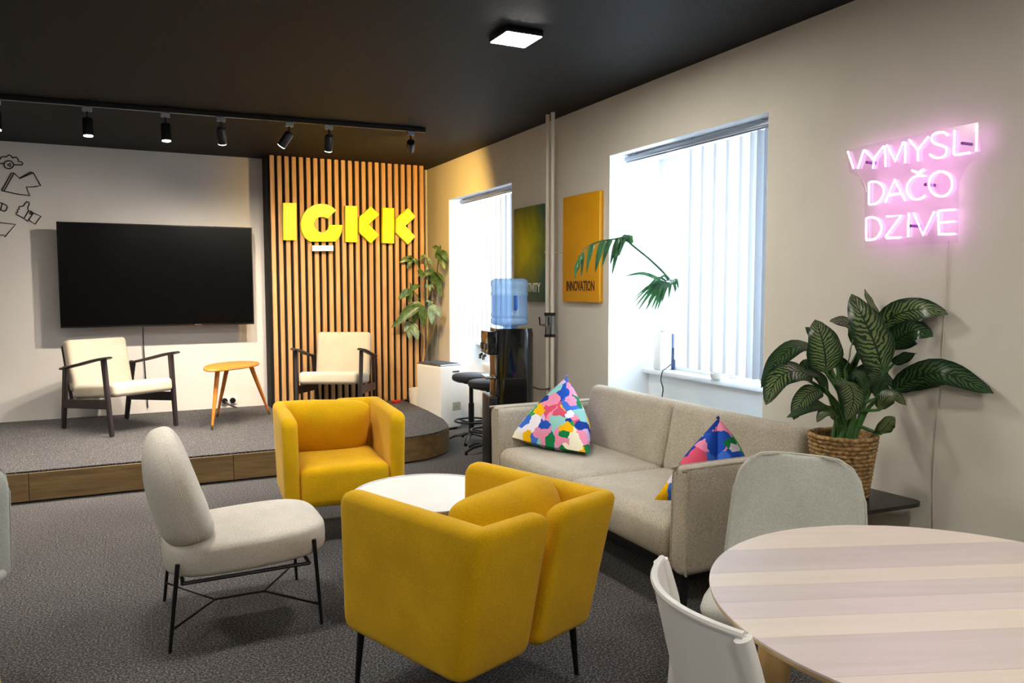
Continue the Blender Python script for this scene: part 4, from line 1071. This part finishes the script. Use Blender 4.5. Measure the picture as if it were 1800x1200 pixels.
# ================================================================== STOOLS
def stool(label, loc, rz):
    t = thing('swivel_stool', label, 'stool', loc, rz)
    MB().lathe([(0, .545), (.13, .545), (.165, .56), (.175, .58), (.170, .605), (.15, .615), (0, .618)], 40).build('seat', 'stooltop', t, 50)
    MB().lathe([(.0, .53), (.07, .53), (.07, .546), (0, .546)], 24).build('seat_plate', 'black', t, 30)
    MB().tube([(0, 0, .06), (0, 0, .35)], .026, 16).tube([(0, 0, .35), (0, 0, .535)], .019, 16).build('column', 'black', t)
    ring = [(.15 * math.cos(2 * PI * k / 32), .15 * math.sin(2 * PI * k / 32), .19) for k in range(33)]
    q = MB().tube(ring, .009, 8, caps=False)
    for k in range(3): a = 2 * PI * k / 3; q.tube([(.02 * math.cos(a), .02 * math.sin(a), .17), (.15 * math.cos(a), .15 * math.sin(a), .19)], .007, 8)
    q.build('foot_ring', 'blackm', t, 50)
    MB().tube(catmull([(.03, -.03, .53), (.1, -.12, .525), (.02, -.165, .522), (-.05, -.10, .525)]), .005, 6).build('height_lever', 'blackm', t)
    for k in range(5):
        a = 2 * PI * k / 5 + .3; MB().tube([(.02 * math.cos(a), .02 * math.sin(a), .075), (.15 * math.cos(a), .15 * math.sin(a), .055), (.225 * math.cos(a), .225 * math.sin(a), .02)], [.02, .018, .013], 10, flat=.7).build('base_arm', 'black', t)
        MB().tube([(.215 * math.cos(a), .215 * math.sin(a), .0), (.215 * math.cos(a), .215 * math.sin(a), .02)], .014, 10).build('glide', 'black', t)
    return t
s1 = stool('dark swivel stool behind the other stool near the radiator', (2.73, 6.42, 0), 0)
s2 = dup(s1, (2.68, 5.93, 0), R(24), 'dark swivel stool with foot ring next to the water dispenser')

# ================================================================== WATER DISPENSER (front faces -X)
DX, DY = 2.515, 5.20
wd = thing('water_dispenser', 'glossy black water dispenser standing behind the sofa arm', 'water dispenser', (DX, DY, 0), R(-12))
prof = rounded([(-.125, -.165), (.165, -.165), (.165, .165), (-.125, .165)], .09, 8)
MB().prism([(x, y, .02) for x, y in prof], (0, 0, 1.05)).build('body', 'blackgloss', wd, 40)
MB().prism([(x * .97, y * .97, 1.07) for x, y in prof], (0, 0, .025)).build('top_cap', 'blackgloss', wd, 40)
MB().box(-.185, -.11, -.13, .13, .905, 1.075, .012, 3).build('tap_panel', 'blackgloss', wd)
MB().box(-.175, -.11, -.135, .135, .02, .60, .012, 3).build('lower_cabinet', 'black', wd)
MB().box(-.195, -.115, -.11, .11, .725, .745, .006, 2).build('drip_tray', 'chrome', wd)
for yy in (-.06, .06): MB().tube([(-.185, yy, .90), (-.205, yy, .89), (-.205, yy, .865)], .011, 10).box(-.2, -.183, yy - .012, yy + .012, .94, .985, .003, 1).build('tap', 'chrome', wd)
MB().box(-.1865, -.185, -.05, .05, 1.0, 1.05).build('indicator_label', 'brass', wd, 0)
MB().tube(catmull([(.156, -.03, .66), (.24, -.05, .63), (.35, -.03, .64)]), .006, 6).build('power_cable', 'woodstem', wd)
bt = thing('water_bottle', 'blue translucent water bottle upside down on the dispenser', 'bottle', (DX + .01, DY, 1.097))
pr_ = [(0, .0), (.05, 0), (.06, .012), (.128, .022), (.138, .035), (.138, .062), (.131, .072), (.138, .085), (.138, .10), (.134, .112), (.134, .235), (.140, .25), (.134, .265), (.134, .30), (.140, .315), (.138, .345), (.12, .362), (0, .364)]
MB().lathe(pr_, 48).build('bottle_shell', 'water', bt, 50)
MB().lathe([(0, .02), (.12, .03), (.127, .06), (.127, .24), (0, .2401)], 32).build('water', glass_mat('water_fill', (.78, .88, 1), .08), bt, 50)
MB().tube([(-.02, -.139, .135), (-.02, -.145, .15), (-.02, -.145, .22), (-.02, -.139, .235)], .013, 10).build('handle', plain('blue_handle', '#2c66c4', .25), bt)

# ================================================================== WINDOW SILL THINGS
SZ = .829
bxp = thing('air_purifier', 'slim white box with dark side standing on the window sill', 'air purifier', (3.28, 4.30, SZ), 0)
MB().box(-.062, .036, -.02, .06, 0, .262, .010, 3).build('body', 'white', bxp)
MB().box(.0365, .058, -.022, .062, .004, .25, .004, 2).build('dark_side', plain('navy_plastic', '#27406e', .4), bxp)
MB().box(-.03, .01, .0, .03, .261, .266).build('button', 'grille', bxp, 0)
MB().tube(catmull([(.045, -.026, .15), (.03, -.04, .06), (-.03, -.05, .02), (-.072, -.06, -.0), (-.085, -.06, -.06), (-.075, -.07, -.12), (-.083, -.07, -.22), (-.07, -.06, -.55)]), .004, 6).build('cable', 'black', bxp)

pm = thing('potted_palm', 'palm with drooping fronds reaching out of the window niche', 'potted plant', (3.25, 3.72, SZ))
PO = Vector(pm.location)
MB().lathe([(0, 0), (.05, 0), (.055, .006), (.07, .11), (.066, .11), (.06, .095), (0, .095)], 28).build('pot', 'stone', pm, 40)
def pp3(x, y, D): return atd(1000 + x / 7.5, 400 + y / 7.5, D) - PO
D0 = 4.86
base = Vector((0, 0, .09))
f1 = [base, pp3(1480, 900, 4.92), pp3(1310, 660, 4.84), pp3(1080, 430, 4.78), pp3(830, 225, 4.70), pp3(740, 130, 4.66), pp3(600, 150, 4.62), pp3(400, 185, 4.57), pp3(240, 255, 4.53), pp3(150, 370, 4.50), pp3(105, 480, 4.49)]
fr1 = MB().tube(catmull(f1, 4), [.008] * 9 + [.0065] * 12 + [.005] * 10 + [.003] * 10, 6).build('frond_stem', 'palm', pm)
f2 = [base, pp3(1500, 900, 4.90), pp3(1440, 770, 4.84), pp3(1400, 715, 4.80), pp3(1340, 690, 4.76), pp3(1270, 700, 4.72)]
fr2 = MB().tube(catmull(f2, 4), [.005] * 21, 6).build('frond_stem', 'palm', pm)
def blade(parent, a, b, w, sag=.03, D=(4.6, 4.6)):
    A = pp3(a[0], a[1], D[0]); B = pp3(b[0], b[1], D[1]); Mm = A.lerp(B, .5) + Vector((0, 0, sag))
    vs, fs, uv = leaf_mesh([A, Mm, B], w, (-.4, -.8, .35), prof=lambda t: math.sin(PI * min(1, t ** .5 * .98 + .02)) ** .7, fold=.25, ns=8, nw=2)
    MB().add(vs, fs).build('leaflet', 'palm', parent, 80, uvs=uv)
for a, b, w, D in [((105, 480), (75, 690), .0075, 4.48), ((130, 430), (105, 600), .0085, 4.49), ((190, 320), (165, 650), .008, 4.5), ((160, 360), (125, 560), .008, 4.48), ((290, 235), (235, 600), .009, 4.54), ((330, 215), (262, 480), .009, 4.53), ((430, 180), (348, 600), .011, 4.57), ((480, 165), (372, 520), .010, 4.55), ((540, 150), (438, 520), .011, 4.60), ((570, 145), (470, 420), .010, 4.59), ((660, 135), (545, 490), .012, 4.63), ((690, 125), (566, 630), .012, 4.64), ((640, 140), (600, 400), .010, 4.63), ((740, 125), (655, 385), .012, 4.66), ((770, 150), (650, 300), .012, 4.66), ((800, 190), (690, 130), .014, 4.68), ((820, 215), (770, 100), .014, 4.69), ((800, 110), (830, 230), .010, 4.68)]:
    blade(fr1, a, b, w * 1.25, .02, (D, D - .02))
for b, w in [((735, 640), .011), ((830, 1015), .006), ((840, 960), .006), ((860, 1065), .008), ((905, 1100), .010), ((1005, 1105), .011), ((1085, 1085), .010), ((1125, 1100), .011), ((1170, 1080), .010), ((1225, 985), .011), ((1315, 940), .010), ((1405, 880), .010), ((1445, 800), .010), ((1060, 750), .007), ((1180, 700), .007), ((960, 860), .007), ((1040, 990), .010), ((1150, 960), .011)]:
    ax = 1300 + (b[0] - 1100) * .22; ay = 700 + (b[1] - 640) * .06
    blade(fr2, (ax, ay), b, w * 1.15, .03, (4.74, 4.66))
